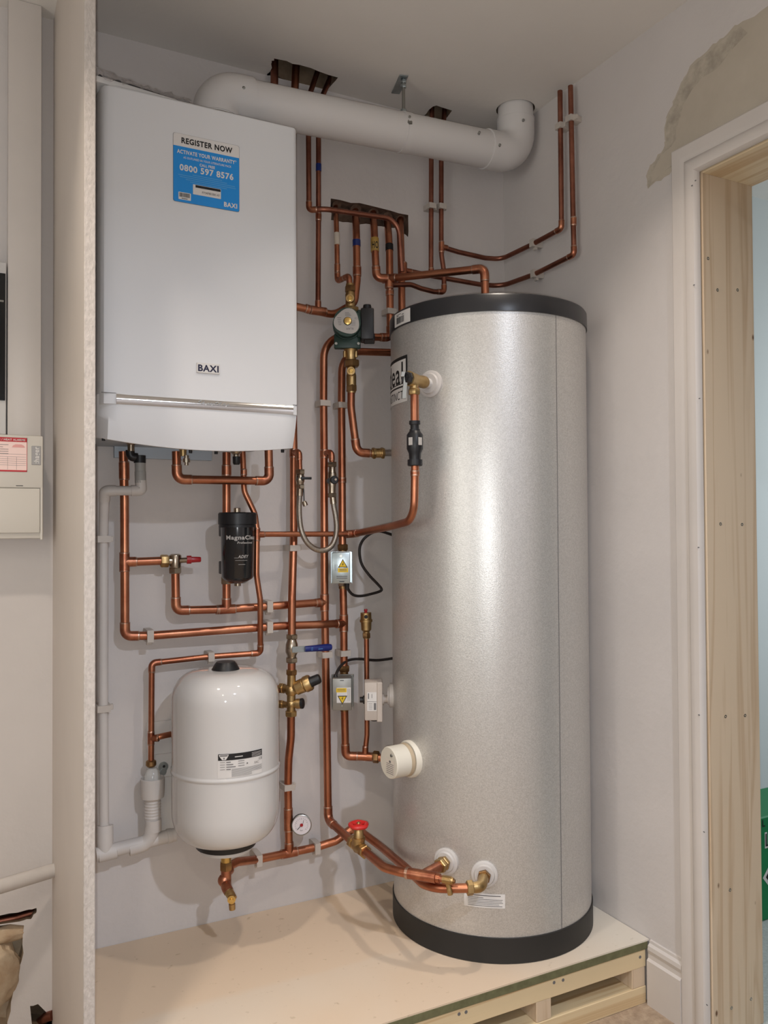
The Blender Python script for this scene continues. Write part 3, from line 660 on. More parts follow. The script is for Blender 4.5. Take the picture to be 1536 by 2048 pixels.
t.mk('nut', 'zinc', lambda bm: (add_nut(bm, (hx, FY, ZC-0.016), (hx, FY, ZC-0.006), 0.009), add_nut(bm, (hx, FY, ZC-0.03), (hx, FY, ZC-0.02), 0.009)))
t.mk('nut', 'zinc', lambda bm: add_nut(bm, (hx, FY, fzh+FR+0.002), (hx, FY, fzh+FR+0.013), 0.0095))
t.mk('band', 'flue_white', lambda bm: add_lathe(bm, V((hx, FY, fzh))-fd*0.013, fd, [(0, FR-0.001), (0.0005, FR+0.002), (0.0255, FR+0.002), (0.026, FR-0.001)], 32))
for px, py, rr in ((820, 247, 0.0085), (819.5, 236, 0.004)):
    q = P(px, py, FY-FR*0.95); t.mk('bolt', 'steel', lambda bm: add_nut(bm, q+V((0, 0.014, -0.004)), q+V((-0.002, -0.005, 0.003)), rr))

# ================================================================== HOT WATER CYLINDER
ZCT, ZCB, ZBT = 1.890, 1.842, 0.234
t = T('hot_water_cylinder', 'tall silver hot water cylinder with black top and base bands', 'water cylinder', (CX, CY, ZP))
body = t.mk('body', 'cylinder_silver', lambda bm: add_lathe(bm, (CX, CY, 0), (0, 0, 1), [(ZP+0.01, CR), (ZCT-0.01, CR)], 96), ang=50)
t.mk('top_cap', 'band_black', lambda bm: add_lathe(bm, (CX, CY, 0), (0, 0, 1), [(ZCB, CR), (ZCB, CR+0.0035), (ZCT-0.006, CR+0.003), (ZCT-0.001, CR), (ZCT, CR-0.008), (ZCT+0.004, 0.05)], 96), ang=40)
t.mk('base_band', 'base_black', lambda bm: add_lathe(bm, (CX, CY, 0), (0, 0, 1), [(ZP+0.0005, CR-0.004), (ZP+0.0015, CR+0.0035), (ZBT, CR+0.0035), (ZBT+0.001, CR)], 96))
sa = 5.7
t.mk('seam', 'ink_grey', lambda bm: add_quad(bm, lambda u, v: cyl(sa, v, CR+0.0006) + V((u, 0, 0)), -0.0009, ZBT, 0.0009, ZCB))
# maker label wrapped on the left side
def wrap(ang_r, z0, off, tilt=0.0):
    return lambda u, v: cyl(ang_r+math.degrees(u/CR), z0+v, CR+off)
w0 = wrap(-84.5, 1.755, 0.0008); w1 = wrap(-84.5, 1.755, 0.0014); w2 = wrap(-84.5, 1.755, 0.0019)
lb = t.mk('maker_label', 'ink', lambda bm: add_quad(bm, w0, -0.24, -0.075, 0.0, 0.003, 24), label='white maker label with black border')
t.mk('label_field', 'paper', lambda bm: (add_quad(bm, w1, -0.24, -0.072, -0.0065, -0.0065, 24), add_quad(bm, w1, -0.24, -0.125, 0.0, -0.0745, 24)), lb)
def lab(bm):
    add_text(bm, 'Ideal', 0.086, lambda u, v: w2(u-0.021, v-0.072), 'r', 0.01, width=0.150)
    add_quad(bm, w2, -0.24, -0.084, -0.018, -0.0795, 20)
    add_text(bm, 'INSTINCT', 0.034, lambda u, v: w2(u-0.020, v-0.116), 'r', -0.004, width=0.135)
t.mk('lettering', 'ink', lab, lb)
# barcode sticker on the top cap
wc = lambda off: (lambda u, v: cyl(-80.5+math.degrees(u/CR), 1.842+v, CR+0.0036+off))
bs = t.mk('barcode_sticker', 'paper', lambda bm: add_quad(bm, wc(0.0006), -0.088, 0.003, 0.0, 0.040, 8))
w3 = wc(0.0012)
def bar(bm):
    x = -0.072; rnd = random.Random(5)
    while x < -0.03: w = rnd.choice((0.0006, 0.001, 0.0016)); add_quad(bm, w3, x, 0.009, x+w, 0.027); x += w+rnd.choice((0.0008, 0.0012))
    add_quad(bm, w3, -0.072, 0.030, -0.03, 0.0318); add_quad(bm, w3, -0.072, 0.0335, -0.045, 0.0350)
t.mk('barcode', 'ink', bar, bs)
# instruction label low on the front
wl = lambda off: (lambda u, v: cyl(-48.6+math.degrees(u/CR), 0.309+v, CR+off))
il = t.mk('notice_label', 'paper', lambda bm: add_quad(bm, wl(0.0006), 0.0, 0.0, 0.105, 0.036, 8))
w4 = wl(0.0012)
t.mk('notice_print', 'ink_grey', lambda bm: [add_quad(bm, w4, 0.010, a, b, a+h, 8) for a, b, h in ((0.030, 0.094, 0.002), (0.0245, 0.05, 0.0012), (0.0205, 0.099, 0.0012), (0.0165, 0.097, 0.001), (0.0125, 0.1, 0.0012), (0.0085, 0.09, 0.001), (0.004, 0.098, 0.0014))], il)
# pipe boss rings
def boss(px, py, r, dep=0.012):
    q = PC(px, py); n = V((q.x-CX, q.y-CY, 0)).normalized()
    t.mk('boss_ring', 'boss_plastic', lambda bm: add_lathe(bm, q-n*0.012, n, [(0, r), (0.012+dep*0.4, r), (0.012+dep*0.55, r*0.93), (0.012+dep*0.6, r*0.8), (0.012+dep, r*0.72), (0.012+dep, r*0.4)], 28), label='white boss ring')
    return q, n
qT, nT = boss(862, 768, 0.036); q1, n1 = boss(893, 1722, 0.034); q2, n2 = boss(969, 1748, 0.034)
qS, nS = boss(782, 1391, 0.034, 0.010)
# immersion heater cover
aI = -84.0; nI = cyl(aI, 0, 1)-cyl(aI, 0, 0); qI = cyl(aI, 0.655)
t.mk('heater_flange', 'heater_cream', lambda bm: add_lathe(bm, qI-nI*0.02, nI, [(0, 0.0495), (0.028, 0.0495), (0.032, 0.047), (0.032, 0.042)], 40), label='cream flange ring')
t.mk('heater_collar', 'collar_tan', lambda bm: add_lathe(bm, qI+nI*0.014, nI, [(0, 0.0445), (0.010, 0.0435)], 40))
hc = t.mk('heater_cover', 'heater_cream', lambda bm: add_lathe(bm, qI+nI*0.022, nI, [(0, 0.0425), (0.046, 0.0425), (0.049, 0.040), (0.0495, 0.0)], 40), label='round cream heater cover')
hp = planar(qI+nI*0.0716, V((0, 0, 1)).cross(nI), (0, 0, 1), 0.0004)
t.mk('cover_label', 'cream_label', lambda bm: add_quad(bm, hp, -0.012, -0.030, 0.028, 0.010), hc)
hp2 = planar(qI+nI*0.0716, V((0, 0, 1)).cross(nI), (0, 0, 1), 0.0009)
t.mk('cover_print', 'ink_grey', lambda bm: ([add_quad(bm, hp2, -0.009, -0.027+0.005*i, 0.025, -0.0255+0.005*i) for i in range(6)], add_quad(bm, hp2, 0.004, 0.002, 0.012, 0.008)), hc)
t.mk('screw', 'steel', lambda bm: add_lathe(bm, qI+nI*0.0714+V((0, 0, 0.023))+V((0, 0, 1)).cross(nI)*0.016, nI, [(0, 0.0045), (0.003, 0.004), (0.003, 0.001)], 10), hc)

# ================================================================== EXPANSION VESSEL
TX, TY, TR = 0.6145, -0.165, 0.1405
zt0, zt1 = P(451, 1698, TY-0.083).z, P(451, 1343, TY-0.045).z-0.002
zk, zr_ = P(451, 1712, TY-0.079).z, P(451, 1719, TY-0.065).z
t = T('expansion_vessel', 'white domed expansion vessel mounted low under the boiler pipework', 'pressure vessel', (TX, TY, zt0))
prof = []
for k in range(11):
    a = math.radians(90*k/10); prof.append((zt0+0.080*(1-math.cos(a)) , TR*(0.60+0.40*math.sin(a)**0.85)))
zs = -0.632+ZO
prof += [(zt0+0.11, TR), (zs-0.03, TR), (zs-0.008, TR), (zs-0.005, TR), (zs-0.003, TR+0.0025), (zs+0.003, TR+0.0025), (zs+0.005, TR), (zs+0.008, TR), (zs+0.03, TR), (zt1-0.10, TR)]
for k in range(13):
    a = math.radians(90*k/12); prof.append((zt1-0.075*(1-math.sin(a)), TR*(0.30+0.70*math.cos(a)**0.62)))
t.mk('shell', 'tank_enamel', lambda bm: add_lathe(bm, (TX, TY, 0), (0, 0, 1), prof, 64), ang=60)
t.mk('top_cap', 'black_plastic', lambda bm: add_lathe(bm, (TX, TY, zt1-0.002), (0, 0, 1), [(0, 0.038), (0.004, 0.036), (0.016, 0.029), (0.022, 0.024), (0.0225, 0.0)], 32))
t.mk('bottom_cap', 'black_plastic', lambda bm: add_lathe(bm, (TX, TY, zt0+0.004), (0, 0, -1), [(0, 0.0835), (0.005, 0.0835), (zt0+0.004-zk, 0.079), (zt0+0.005-zk, 0.068)], 40))
t.mk('bottom_ring', 'white_plastic', lambda bm: add_lathe(bm, (TX, TY, zk+0.001), (0, 0, -1), [(0, 0.070), (zk-zr_-0.002, 0.069), (zk-zr_, 0.064), (zk-zr_+0.0005, 0.03)], 40))
tl = lambda off: (lambda u, v: cyl(-16+math.degrees(u/TR), zs+v, TR+off, (TX, TY)))
cpx = cyl  # label angles are measured from straight out of the wall
vl = t.mk('rating_label', 'paper', lambda bm: add_quad(bm, tl(0.0006), -0.020, 0.009, 0.097, 0.069, 14), label='white rating label with black header')
t5 = tl(0.0011); t6 = tl(0.0016)
hdr = t.mk('label_header', 'ink', lambda bm: add_quad(bm, t5, -0.019, 0.053, 0.097, 0.069, 14), vl)
t.mk('label_emblem', 'paper', lambda bm: (add_poly(bm, t6, [(-0.017, 0.0675), (0.007, 0.0675), (0.0055, 0.063), (0.0, 0.0545), (-0.009, 0.0545), (-0.0155, 0.063)])), hdr)
t.mk('header_print', 'paper', lambda bm: [add_quad(bm, t6, 0.022, 0.0595, 0.042, 0.0615, 3)]+[add_quad(bm, t6, 0.066, 0.0555+0.003*i, 0.094, 0.0563+0.003*i, 3) for i in range(4)], hdr)
t7 = tl(0.0021)
def vp(bm):
    add_quad(bm, t7, -0.0145, 0.0635, 0.0045, 0.0665, 2); add_quad(bm, t7, -0.006, 0.0565, -0.003, 0.0605)
    for i in range(4):
        add_quad(bm, t6, -0.014, 0.048-0.006*i, -0.002, 0.049-0.006*i); add_quad(bm, t6, 0.001, 0.0475-0.006*i, 0.012+0.006*(i % 3), 0.0495-0.006*i, 2)
    for i in range(3): add_quad(bm, t6, 0.030, 0.0485-0.006*i, 0.046, 0.0498-0.006*i, 2)
    add_text(bm, 'CE', 0.0085, lambda u, v: t6(0.087+u, v+0.044), 'l', 0.01)
    add_text(bm, 'EAC', 0.008, lambda u, v: t6(0.074+u, v+0.0365), 'l', 0.0, width=0.012)
    add_poly(bm, t6, [(0.0535+0.002*math.cos(a), 0.041+0.002*math.sin(a)) for a in [i*0.7 for i in range(9)]])
t.mk('label_print', 'ink_grey', vp, vl)
t.mk('label_small_print', 'ink_faint', lambda bm: [add_quad(bm, t6, 0.014, 0.012+0.0026*i, 0.096-(0.03 if i < 3 else 0), 0.0132+0.0026*i, 6) for i in range(8)], vl)
# wall bracket
bq = P(326, 1533, -0.012)
t.mk('bracket', 'white_plastic', lambda bm: (add_box(bm, (TX-0.175, -0.008, zs-0.20), (TX-0.10, -0.002, zs+0.10)), add_rbox(bm, (bq.x-0.022, -0.014, bq.z-0.03), (bq.x+0.028, -0.006, bq.z+0.035), 0.002, 1)))
t.mk('washer', 'zinc', lambda bm: (add_lathe(bm, bq, (0, -1, 0), [(0, 0.0135), (0.004, 0.0135)], 18), add_lathe(bm, bq+V((0.0, 0, -0.014)), (0, -1, 0), [(0, 0.009), (0.0045, 0.009)], 14)))
t.mk('screw', 'ink', lambda bm: add_lathe(bm, bq+V((0.002, -0.004, 0.001)), (0, -1, 0), [(0, 0.004), (0.003, 0.003)], 6))

# ================================================================== COPPER PIPE RUNS (pixel, pixel, distance from back wall)
run('copper pipe nearest the boiler top bending right across the wall hole', R15,
    [((640, 128, -.03),), ((619, 190, -.032), 'b', .05), ((617, 275, -.034),), ((618, 420, -.045), 'e'), ((650, 418, -.075), 'b', .05), ((797, 439, -.078), 'b', .05), ((804, 543, -.07),)], 'copper_old')
p_tee = P(636, 622, -.048)
run('copper pipe with blue tape dropping close beside the boiler', R15,
    [((668, 138, -.028),), ((645, 192, -.030), 'b', .05), ((637, 250, -.030),), ((637, 430, -.032),), ((636, 618, -.045),)], 'copper_old',
    coups=[(P(637, 428, -.032), P(637, 440, -.032), R15)])
run('copper pipe rising behind the boiler into the left ceiling hole', R22, [((549, 104, -.03),), ((546, 780, -.03),)], 'copper_old')
run('copper pipe from behind the boiler curving up past the pump into the wall hole', R22,
    [((430, 580, -.045),), ((560, 606, -.045),), ((668, 630, -.047), 'b', .06), ((709, 606, -.05), 'b', .035), ((714, 560, -.048), 'b', .05), ((713, 480, -.040),), ((712, 446, -.018), 'b', .03), ((710, 415, .04),)],
    tees=[(p_tee, V((1, 0, -.02)), V((0, 0, 1)), R22, R15)], coups=[(P(714, 535, -.047), P(714, 551, -.047), R22), (P(612, 617, -.046), P(618, 619, -.046), R22)])
run('thin copper pipe with white paint splash feeding the pump top valve', R15,
    [((671, 405, .04),), ((672.5, 440, -.015), 'b', .03), ((674, 500, -.03),), ((675, 562, -.035), 'e'), ((698, 552, -.10), 'e'), ((699.5, 576, -.10),)], coups=[(P(674.5, 530, -.033), P(674.5, 543, -.034), R15)])
top_in = P(970.5, 576, CY-0.01); top_el = P(969, 537, CY-0.01)
p_hot = P(779, 557, -.052)
run('copper pipe with yellow tape crossing over to the top of the cylinder', R22,
    [((745, 415, .04),), ((748, 452, -.018), 'b', .03), ((750, 500, -.035),), ((753, 556, -.040), 'e'), ((779, 557, -.052), 'b', .02), (top_el, 'e', .02), (top_in-V((0, 0, .03)),)], 'copper',
    tees=[(p_hot, (top_el-p_hot), V((0, 0, -1)), R22)], coups=[(P(752, 535, -.039), P(752.5, 541, -.039), R22)])
run('copper pipe with black tape running behind the pump then down to the red wheel valve', R22,
    [((773, 425, .04),), ((777, 468, -.018), 'b', .03), ((779, 505, -.030),), ((780, 620, -.032),), ((781, 675, -.034), 'e'), ((647.5, 672, -.034), 'b', .075), ((647, 800, -.034),), ((648, 900, -.034),), ((649, 1190, -.034),), ((651, 1312, -.034),), ((653, 1428, -.034),), ((656.5, 1640, -.036), 'e', .022), (PZ(710, 1688, .402),)], 'copper',
    tees=[(P(648.5, 908, -.034), V((0, 0, 1)), P(663, 904, -.070)-P(648.5, 908, -.034), R22, R15, R22*0.9), (P(649, 1205, -.034), V((0, 0, 1)), V((-1, -.1, 0)), R22)], coups=[(P(762, 674.5, -.034), P(768, 675, -.034), R22), (P(779.5, 582, -.032), P(779.5, 590, -.032), R22)])
run('copper pipe rising beside the black taped pipe then turning left under the pump', R22,
    [((800, 425, .04),), ((801, 470, -.02), 'b', .03), ((803, 540, -.028),), ((804, 640, -.030),), ((804, 706, -.034), 'e'), ((684, 702, -.036), 'b', .07), ((683, 800, -.034),), ((684, 940, -.034),), ((685, 1104, -.036),)], 'copper',
    coups=[(P(684, 957, -.034), P(684, 964, -.034), R22)])
run('copper pipe joining the two motorised zone valves', R22, [((686, 1160, -.036),), ((687.5, 1240, -.034),), ((688, 1345, -.036),)],
    tees=[(P(687.5, 1246, -.034), V((0, 0, 1)), V((-1, -.35, 0)), R22)])
run('copper pipe turning from the lower zone valve towards the cylinder', R22, [((689, 1412, -.036),), ((691, 1512, -.038), 'e'), ((733, 1513, -.06),), ((775, 1517, -.10),)],
    tees=[(P(730, 1513, -.056), P(775, 1517, -.10)-P(691, 1512, -.038), V((0, 0, 1)), R22, R15)])
run('thin copper pipe carrying the brass air vent', R15, [((733, 1277, -.054),), ((734, 1430, -.054),), ((734, 1470, -.054), 'b', .06), ((730, 1506, -.055),)])
# heating pipes under the boiler
run('copper pipe dropping from boiler left then running right to the zone valves', R22,
    [((246.5, 903, -.045),), ((249, 1000, -.045),), ((250, 1272, -.046), 'e'), ((300, 1271.5, -.050),), ((560, 1252, -.062), 'b', .2), ((640, 1249, -.060), 'b', .1), ((689, 1246, -.036),)],
    tees=[(P(249, 1124, -.045), V((0, 0, 1)), V((1, 0, 0)), R22)], coups=[(P(248, 925, -.045), P(248.5, 958, -.045), R22, 'copper_fit', 1.2)])
run('short copper branch pipe between boiler drop and red capped bypass valve', R22, [((262, 1124, -.045),), ((326, 1121.5, -.045),)])
run('copper pipe from the bypass valve bending right under the black filter', R22,
    [((350.5, 1138, -.045),), ((352, 1221, -.046), 'e'), ((453, 1218.5, -.048),), ((560, 1211, -.055),), ((650, 1204, -.036),)],
    tees=[(P(453, 1218.5, -.048), V((1, 0, 0)), V((0, 0, 1)), R22)], coups=[(P(434, 1219.5, -.048), P(437, 1219.5, -.048), R22), (P(632, 1206, -.039), P(640, 1205, -.038), R22)])
run('copper pipe from boiler down into the black filter', R22, [((453, 905, -.047),), ((453, 1040, -.047),)], coups=[(P(453, 932, -.047), P(453, 950, -.047), R22, 'copper_fit', 1.18)])
run('short copper pipe from the black filter down to the horizontal pipe', R22, [((453, 1150, -.047),), ((453, 1218, -.048),)])
run('U shaped copper pipe looping across just under the boiler', R22, [((352.5, 903, -.11),), ((354, 959, -.11), 'e', .02), ((538.5, 962, -.11), 'e', .02), ((537, 893, -.11),)])
run('thin copper discharge pipe from boiler weaving down past the filter to the tundish', R15,
    [((485, 893, -.075),), ((487, 945, -.078),), ((488, 982, -.08), 'b', .06), ((510, 1028, -.085), 'b', .06), ((514, 1060, -.086),), ((513, 1150, -.088), 'b', .08), ((520.5, 1200, -.09), 'b', .08), ((520.5, 1270, -.075),), ((521, 1306, -.055), 'e'), ((421, 1313, -.040),), ((303.5, 1326, -.040), 'e'), ((302, 1532, -.040),)], 'copper',
    tees=[(P(514, 1069, -.086), V((0, 0, 1)), V((1, 0.1, 0)), R15), (P(302, 1476, -.040), V((0, 0, 1)), V((.8, -.6, 0)), R15)], coups=[(P(487.5, 940, -.078), P(487.5, 949, -.078), R15)])
run('short thin copper branch pipe going behind the expansion vessel', R15, [((305, 1477, -.044),), ((325, 1472, -.05), 'b', .05), ((372, 1462, -.02),)])
tY = qT.y
tv = qT + nT*0.085
pv = lambda px, py: PX(px, py, tv.x)
tvx = P(829, 800, 0)
yT = tv.y
run('short copper pipe between the relief valve and black tundish', R22*0.95, [((829, 772, yT),), ((829.5, 850, yT),)])
run('copper pipe curving from the black tundish left across the wall to the discharge pipe', R22*0.9,
    [((830, 925, yT),), ((829.5, 960, yT),), ((828, 1040, yT+.005), 'b', .085), ((777, 1054, yT+.17),), ((708, 1067.5, -.068), 'e', .02), ((700, 1068, -.068),)], coups=[(P(830, 943, yT), P(830, 950, yT), R22*0.9)])
run('thin horizontal copper pipe crossing in front of the tall pipes', R15, [((704, 1068, -.068),), ((516, 1068.5, -.086),)])
# water main
run('copper water main rising behind the boiler edge from the blue lever valve', R22, [((593, 112, -.034),), ((582, 330, -.034),), ((584, 700, -.034),), ((587.5, 900, -.034),), ((587.5, 1068, -.036), 'b', .1), ((586, 1120, -.055), 'b', .1), ((584, 1190, -.08), 'b', .1), ((583.5, 1275, -.08),)],
    tees=[(P(588, 907, -.034), V((0, 0, 1)), P(598, 904, -.066)-P(588, 907, -.034), R22, R15, R22*0.9)])
run('short copper pipe between blue lever valve and brass pressure valve', R22, [((583.5, 1312, -.08),), ((583, 1346, -.08),)])
run('copper pipe dropping from the brass pressure valve past the dial gauge', R22, [((582, 1422, -.08),), ((582, 1474, -.075), 'b', .1), ((577, 1522, -.045), 'b', .1), ((576, 1575, -.036),), ((578, 1706, -.036),)],
    coups=[(P(576.5, 1618, -.036), P(577, 1660, -.036), R22)])
# bottom pipes
yV = -0.165
run('copper pipe from under the expansion vessel to the lower cylinder elbow', R22,
    [((452, 1736, yV+.02),), ((474, 1724, -.115), 'b', .04), ((514, 1719, -.050), 'b', .05), ((578, 1706, -.036),), ((634, 1694, -.036), 'b', .05), ((672, 1682, -.050), 'b', .04), ((709, 1654, -.055), 'e', .022), ((760, 1692, -.17), 'b', .1), (PZ(812, 1736, .378), 'b', .1), (PZ(846, 1768, .378), 'b', .07), (PZ(875, 1777, .384), 'b', .06), (PZ(945, 1776, .390),)], 'copper',
    tees=[(P(578, 1706, -.036), V((1, 0, .0)), V((0, 0, 1)), R22)])
tA = PZ(845, 1751, .412)
run('copper pipe curving from the red wheel valve to the upper cylinder flange', R22,
    [(PZ(722, 1698, .402),), (PZ(740, 1711, .404), 'b', .06), (PZ(768, 1735, .408), 'b', .06), (PZ(800, 1744, .410), 'b', .06), (tA,), (PZ(880, 1757, .412),)], 'copper')
n1b = (q1+n1*0.035)
tb = T('tee_connector', 'large copper tee joining the front pipe to the cylinder flange', 'pipe fitting', tA)
bd = (n1b-tA)
dd = (PZ(880, 1757, .412)-PZ(800, 1744, .410)).normalized()
o = tb.mk('body', 'copper_fit', lambda bm: (add_lathe(bm, tA-dd*0.042, dd, [(0, R22*1.03), (0.001, R22*1.2), (0.078, R22*1.2), (0.079, R22*1.02)], 18), add_tube(bm, [tA, tA+bd*0.55, n1b], R22*1.16, 16)))
tb.mk('solder_joint', 'solder', lambda bm: add_lathe(bm, tA-dd*0.046, dd, [(0, R22*1.06), (0.001, R22*1.25), (0.008, R22*1.25), (0.009, R22*1.1)], 16), o)

# ================================================================== VALVES AND FITTINGS
def valve_stack(t, a, d, items, seg=18):
    """items: (part, material, kind, t0, t1, r) along the axis"""
    a = V(a); d = V(d).normalized(); out = []
    for nm, m, k, u0, u1, r in items:
        if k == 'hex': out.append(t.mk(nm, m, lambda bm: add_nut(bm, a+d*u0, a+d*u1, r)))
        else: out.append(t.mk(nm, m, lambda bm: add_lathe(bm, a+d*u0, d, [(0, r*0.92), (0.0015, r), (u1-u0-0.0015, r), (u1-u0, r*0.92)], seg)))
    return out
DN = V((0, 0, -1))
toc = lambda p: (CAMP-p).normalized()
def iso_valve(label, py0, py1, y, screwpy, big, px=700):
    a = P(px, py0, y); b = P(px+1, py1, y); L = (b-a).length
    t = T('isolating_valve', label, 'valve', a)
    d = (b-a).normalized()
    h = toc(a); h = V((h.x, h.y, 0)).normalized(); c = P(px, screwpy, y)
    t.mk('body', 'brass', lambda bm: (add_lathe(bm, a, d, [(0, 0.0125), (L*0.3, 0.0125), (L*0.4, 0.015), (L*0.75, 0.0145), (L, 0.0125)], 18), add_lathe(bm, c-h*0.008, h, [(0, 0.0130), (0.030, 0.0130), (0.033, 0.0120), (0.033, 0.0085), (0.031, 0.0085)], 24)))
    t.mk('screw_head', 'brass_bright', lambda bm: add_lathe(bm, c+h*0.0215, h, [(0, 0.0072), (0.002, 0.0072), (0.0025, 0.0055), (0.0045, 0.005), (0.0045, 0.003)], 16))
    nut = (a+d*0.006, a+d*0.024) if big == 'bottom' else (b-d*0.024, b-d*0.004)
    t.mk('nut', 'brass_dark', lambda bm: add_nut(bm, nut[0], nut[1], 0.0165))
    return t
iso_valve('round brass isolating valve directly above the green pump', 568, 622, -.10, 601, 'bottom', 700)
iso_valve('round brass isolating valve directly below the green pump', 728, 786, -.10, 745, 'top', 702)
# pump
pa = P(700.5, 655, -.10); h = toc(pa); h = V((h.x, h.y, 0)).normalized(); sd = h.cross(V((0, 0, 1))).normalized()*-1.0
if sd.dot(_r) < 0: sd = -sd
t = T('circulator_pump', 'green circulating pump with pale face plate and black terminal box', 'pump', pa)
pc_ = lambda u, v, w: pa + sd*u + V((0, 0, v)) + h*w
pf = -0.008
t.mk('volute', 'brass', lambda bm: (add_lathe(bm, pc_(-.004, 0.0, -0.022), h, [(0, 0.030), (0.006, 0.040), (0.028, 0.043), (0.032, 0.040)], 28), add_lathe(bm, pc_(0, 0.055, 0), DN, [(0, 0.013), (0.115, 0.013)], 18)))
t.mk('union_nut', 'brass', lambda bm: add_nut(bm, pc_(0.003, 0.060, 0), pc_(0.003, 0.038, 0), 0.0235))
t.mk('union_nut', 'brass_dark', lambda bm: add_nut(bm, pc_(0.0035, -0.098, 0), pc_(0.0035, -0.118, 0), 0.0235))
t.mk('neck', 'brass', lambda bm: (add_lathe(bm, pc_(0.0015, -0.062, 0), DN, [(0, 0.024), (0.012, 0.017), (0.036, 0.015)], 18), [add_lathe(bm, pc_(s*0.017, -0.072, 0.004), DN, [(0, 0.005), (0.018, 0.005)], 8) for s in (-1, 1)]))
def housing(bm):
    t2 = bmesh.new()
    for w0, w1, k in ((0.004, 0.03, 1.0), (0.03, 0.058, 0.94)):
        pts = []
        for i in range(40):
            a = 2*math.pi*i/40; r = 0.0425*k
            x = r*math.cos(a); z = r*math.sin(a)*1.06
            if z < -0.015: x *= 1+0.0; 
            pts.append(pc_(-0.009+x, 0.002+z, w0))
        add_prism(t2, pts, h*(w1-w0))
    merge(bm, t2)
    add_obox(bm, pc_(-0.009, -0.045, 0.012), sd, h, (0, 0, 1), 0.039, 0.012, 0.022, 0.004, 2)
hs = t.mk('motor_housing', 'pump_green', housing, ang=40)
def tri(sc, w):
    out = []
    for i in range(36):
        a = 2*math.pi*i/36; r = 0.0365*(1+0.085*math.cos(3*(a-math.radians(72))))*sc
        out.append(pc_(-0.009+r*math.cos(a), 0.003+r*math.sin(a), w))
    return out
fp = t.mk('face_plate', 'paper_grey', lambda bm: add_prism(bm, tri(1.0, 0.0575), h*0.0022), label='pale rounded triangle face plate')
t.mk('vent_ring', 'ink', lambda bm: add_lathe(bm, pc_(-0.0075, 0.004, 0.0595), h, [(0, 0.0122), (0.001, 0.0122)], 24), fp)
t.mk('vent_screw', 'brass_bright', lambda bm: add_lathe(bm, pc_(-0.0075, 0.004, 0.0595), h, [(0, 0.0108), (0.0035, 0.0106), (0.004, 0.0095)], 24), fp)
fm = lambda u, v: pc_(-0.009+u, 0.003+v, 0.0603)
def fprint(bm):
    for i in range(5): add_quad(bm, fm, -0.029+0.001*i, 0.010-0.005*i, -0.017, 0.0112-0.005*i)
    for i in range(3): add_quad(bm, fm, -0.006, 0.017+0.004*i, 0.012-0.003*i, 0.0182+0.004*i)
    for i in range(4): add_quad(bm, fm, 0.012, -0.011+0.004*i, 0.024, -0.0102+0.004*i)
    add_text(bm, 'RLAM', 0.008, lambda u, v: fm(0.008-u, -0.0225-v+0.004), 'c', 0.0)
    add_text(bm, 'CE', 0.008, lambda u, v: fm(0.026-u*0.9, 0.012-v), 'c', 0.0)
t.mk('plate_print', 'ink_grey', fprint, fp)
tbx = t.mk('terminal_box', 'black_plastic', lambda bm: (add_obox(bm, pc_(0.050, 0.0, 0.022), sd, h, (0, 0, 1), 0.019, 0.030, 0.046, 0.004, 2), add_obox(bm, pc_(0.056, -0.038, 0.018), sd, h, (0, 0, 1), 0.016, 0.026, 0.010, 0.002, 1)))
t.mk('cable_gland', 'black_plastic', lambda bm: add_lathe(bm, pc_(0.050, 0.044, 0.026), (0, 0, 1), [(0, 0.0125), (0.012, 0.0125), (0.0125, 0.0115), (0.016, 0.0115)], 14), tbx)
t.mk('box_bracket', 'pump_green', lambda bm: add_obox(bm, pc_(0.030, 0.005, 0.010), sd, h, (0, 0, 1), 0.010, 0.022, 0.040, 0.003, 1), hs)
for s in (-1, 1): t.mk('bolt', 'steel', lambda bm: add_lathe(bm, pc_(-0.009+s*0.033, -0.054, 0.024), h, [(0, 0.0045), (0.004, 0.0042), (0.004, 0.002)], 8))
# pipe under the pump to the cylinder coil
yP = -.10
run('copper pipe below the pump bending right into the cylinder side', R22, [((702.5, 772, yP),), ((702, 815, yP), 'b', .2), ((708, 862, yP-.004), 'b', .2), ((714, 905, yP-.008), 'e', .024), ((748, 907, yP-.014),)], coups=[])
cA = P(742, 906.5, yP-.013); cB = P(779, 906, yP-.02); cd_ = (cB-cA).normalized()
t = T('compression_coupling', 'ribbed brass coupling entering the cylinder left edge below the pump', 'pipe fitting', cA)
L = (cB-cA).length
t.mk('body', 'brass', lambda bm: add_lathe(bm, cA, cd_, [(0, 0.0115)]+[q for i in range(6) for q in ((0.010+0.004*i, 0.0135), (0.012+0.004*i, 0.0145))]+[(0.04, 0.0125)], 18))
t.mk('nut', 'brass', lambda bm: add_nut(bm, cA+cd_*0.004, cA+cd_*0.013, 0.0175)); t.mk('nut', 'brass', lambda bm: add_nut(bm, cA+cd_*0.032, cA+cd_*0.041, 0.0175))
t.mk('tail', 'chrome', lambda bm: add_cyl(bm, cA+cd_*0.036, cB+cd_*0.03, 0.0105))
# top inlet of cylinder
t = T('inlet_fitting', 'small brass fitting on top of the cylinder under the crossing pipe', 'pipe fitting', (top_in.x, top_in.y, ZCT))
t.mk('body', 'brass', lambda bm: add_lathe(bm, (top_in.x, top_in.y, ZCT+0.004), (0, 0, 1), [(0, 0.019), (0.012, 0.018), (0.014, 0.015), (0.030, 0.0145), (0.032, 0.0125)], 18))
t.mk('nut', 'brass_dark', lambda bm: add_nut(bm, (top_in.x, top_in.y, ZCT+0.0045), (top_in.x, top_in.y, ZCT+0.014), 0.021))
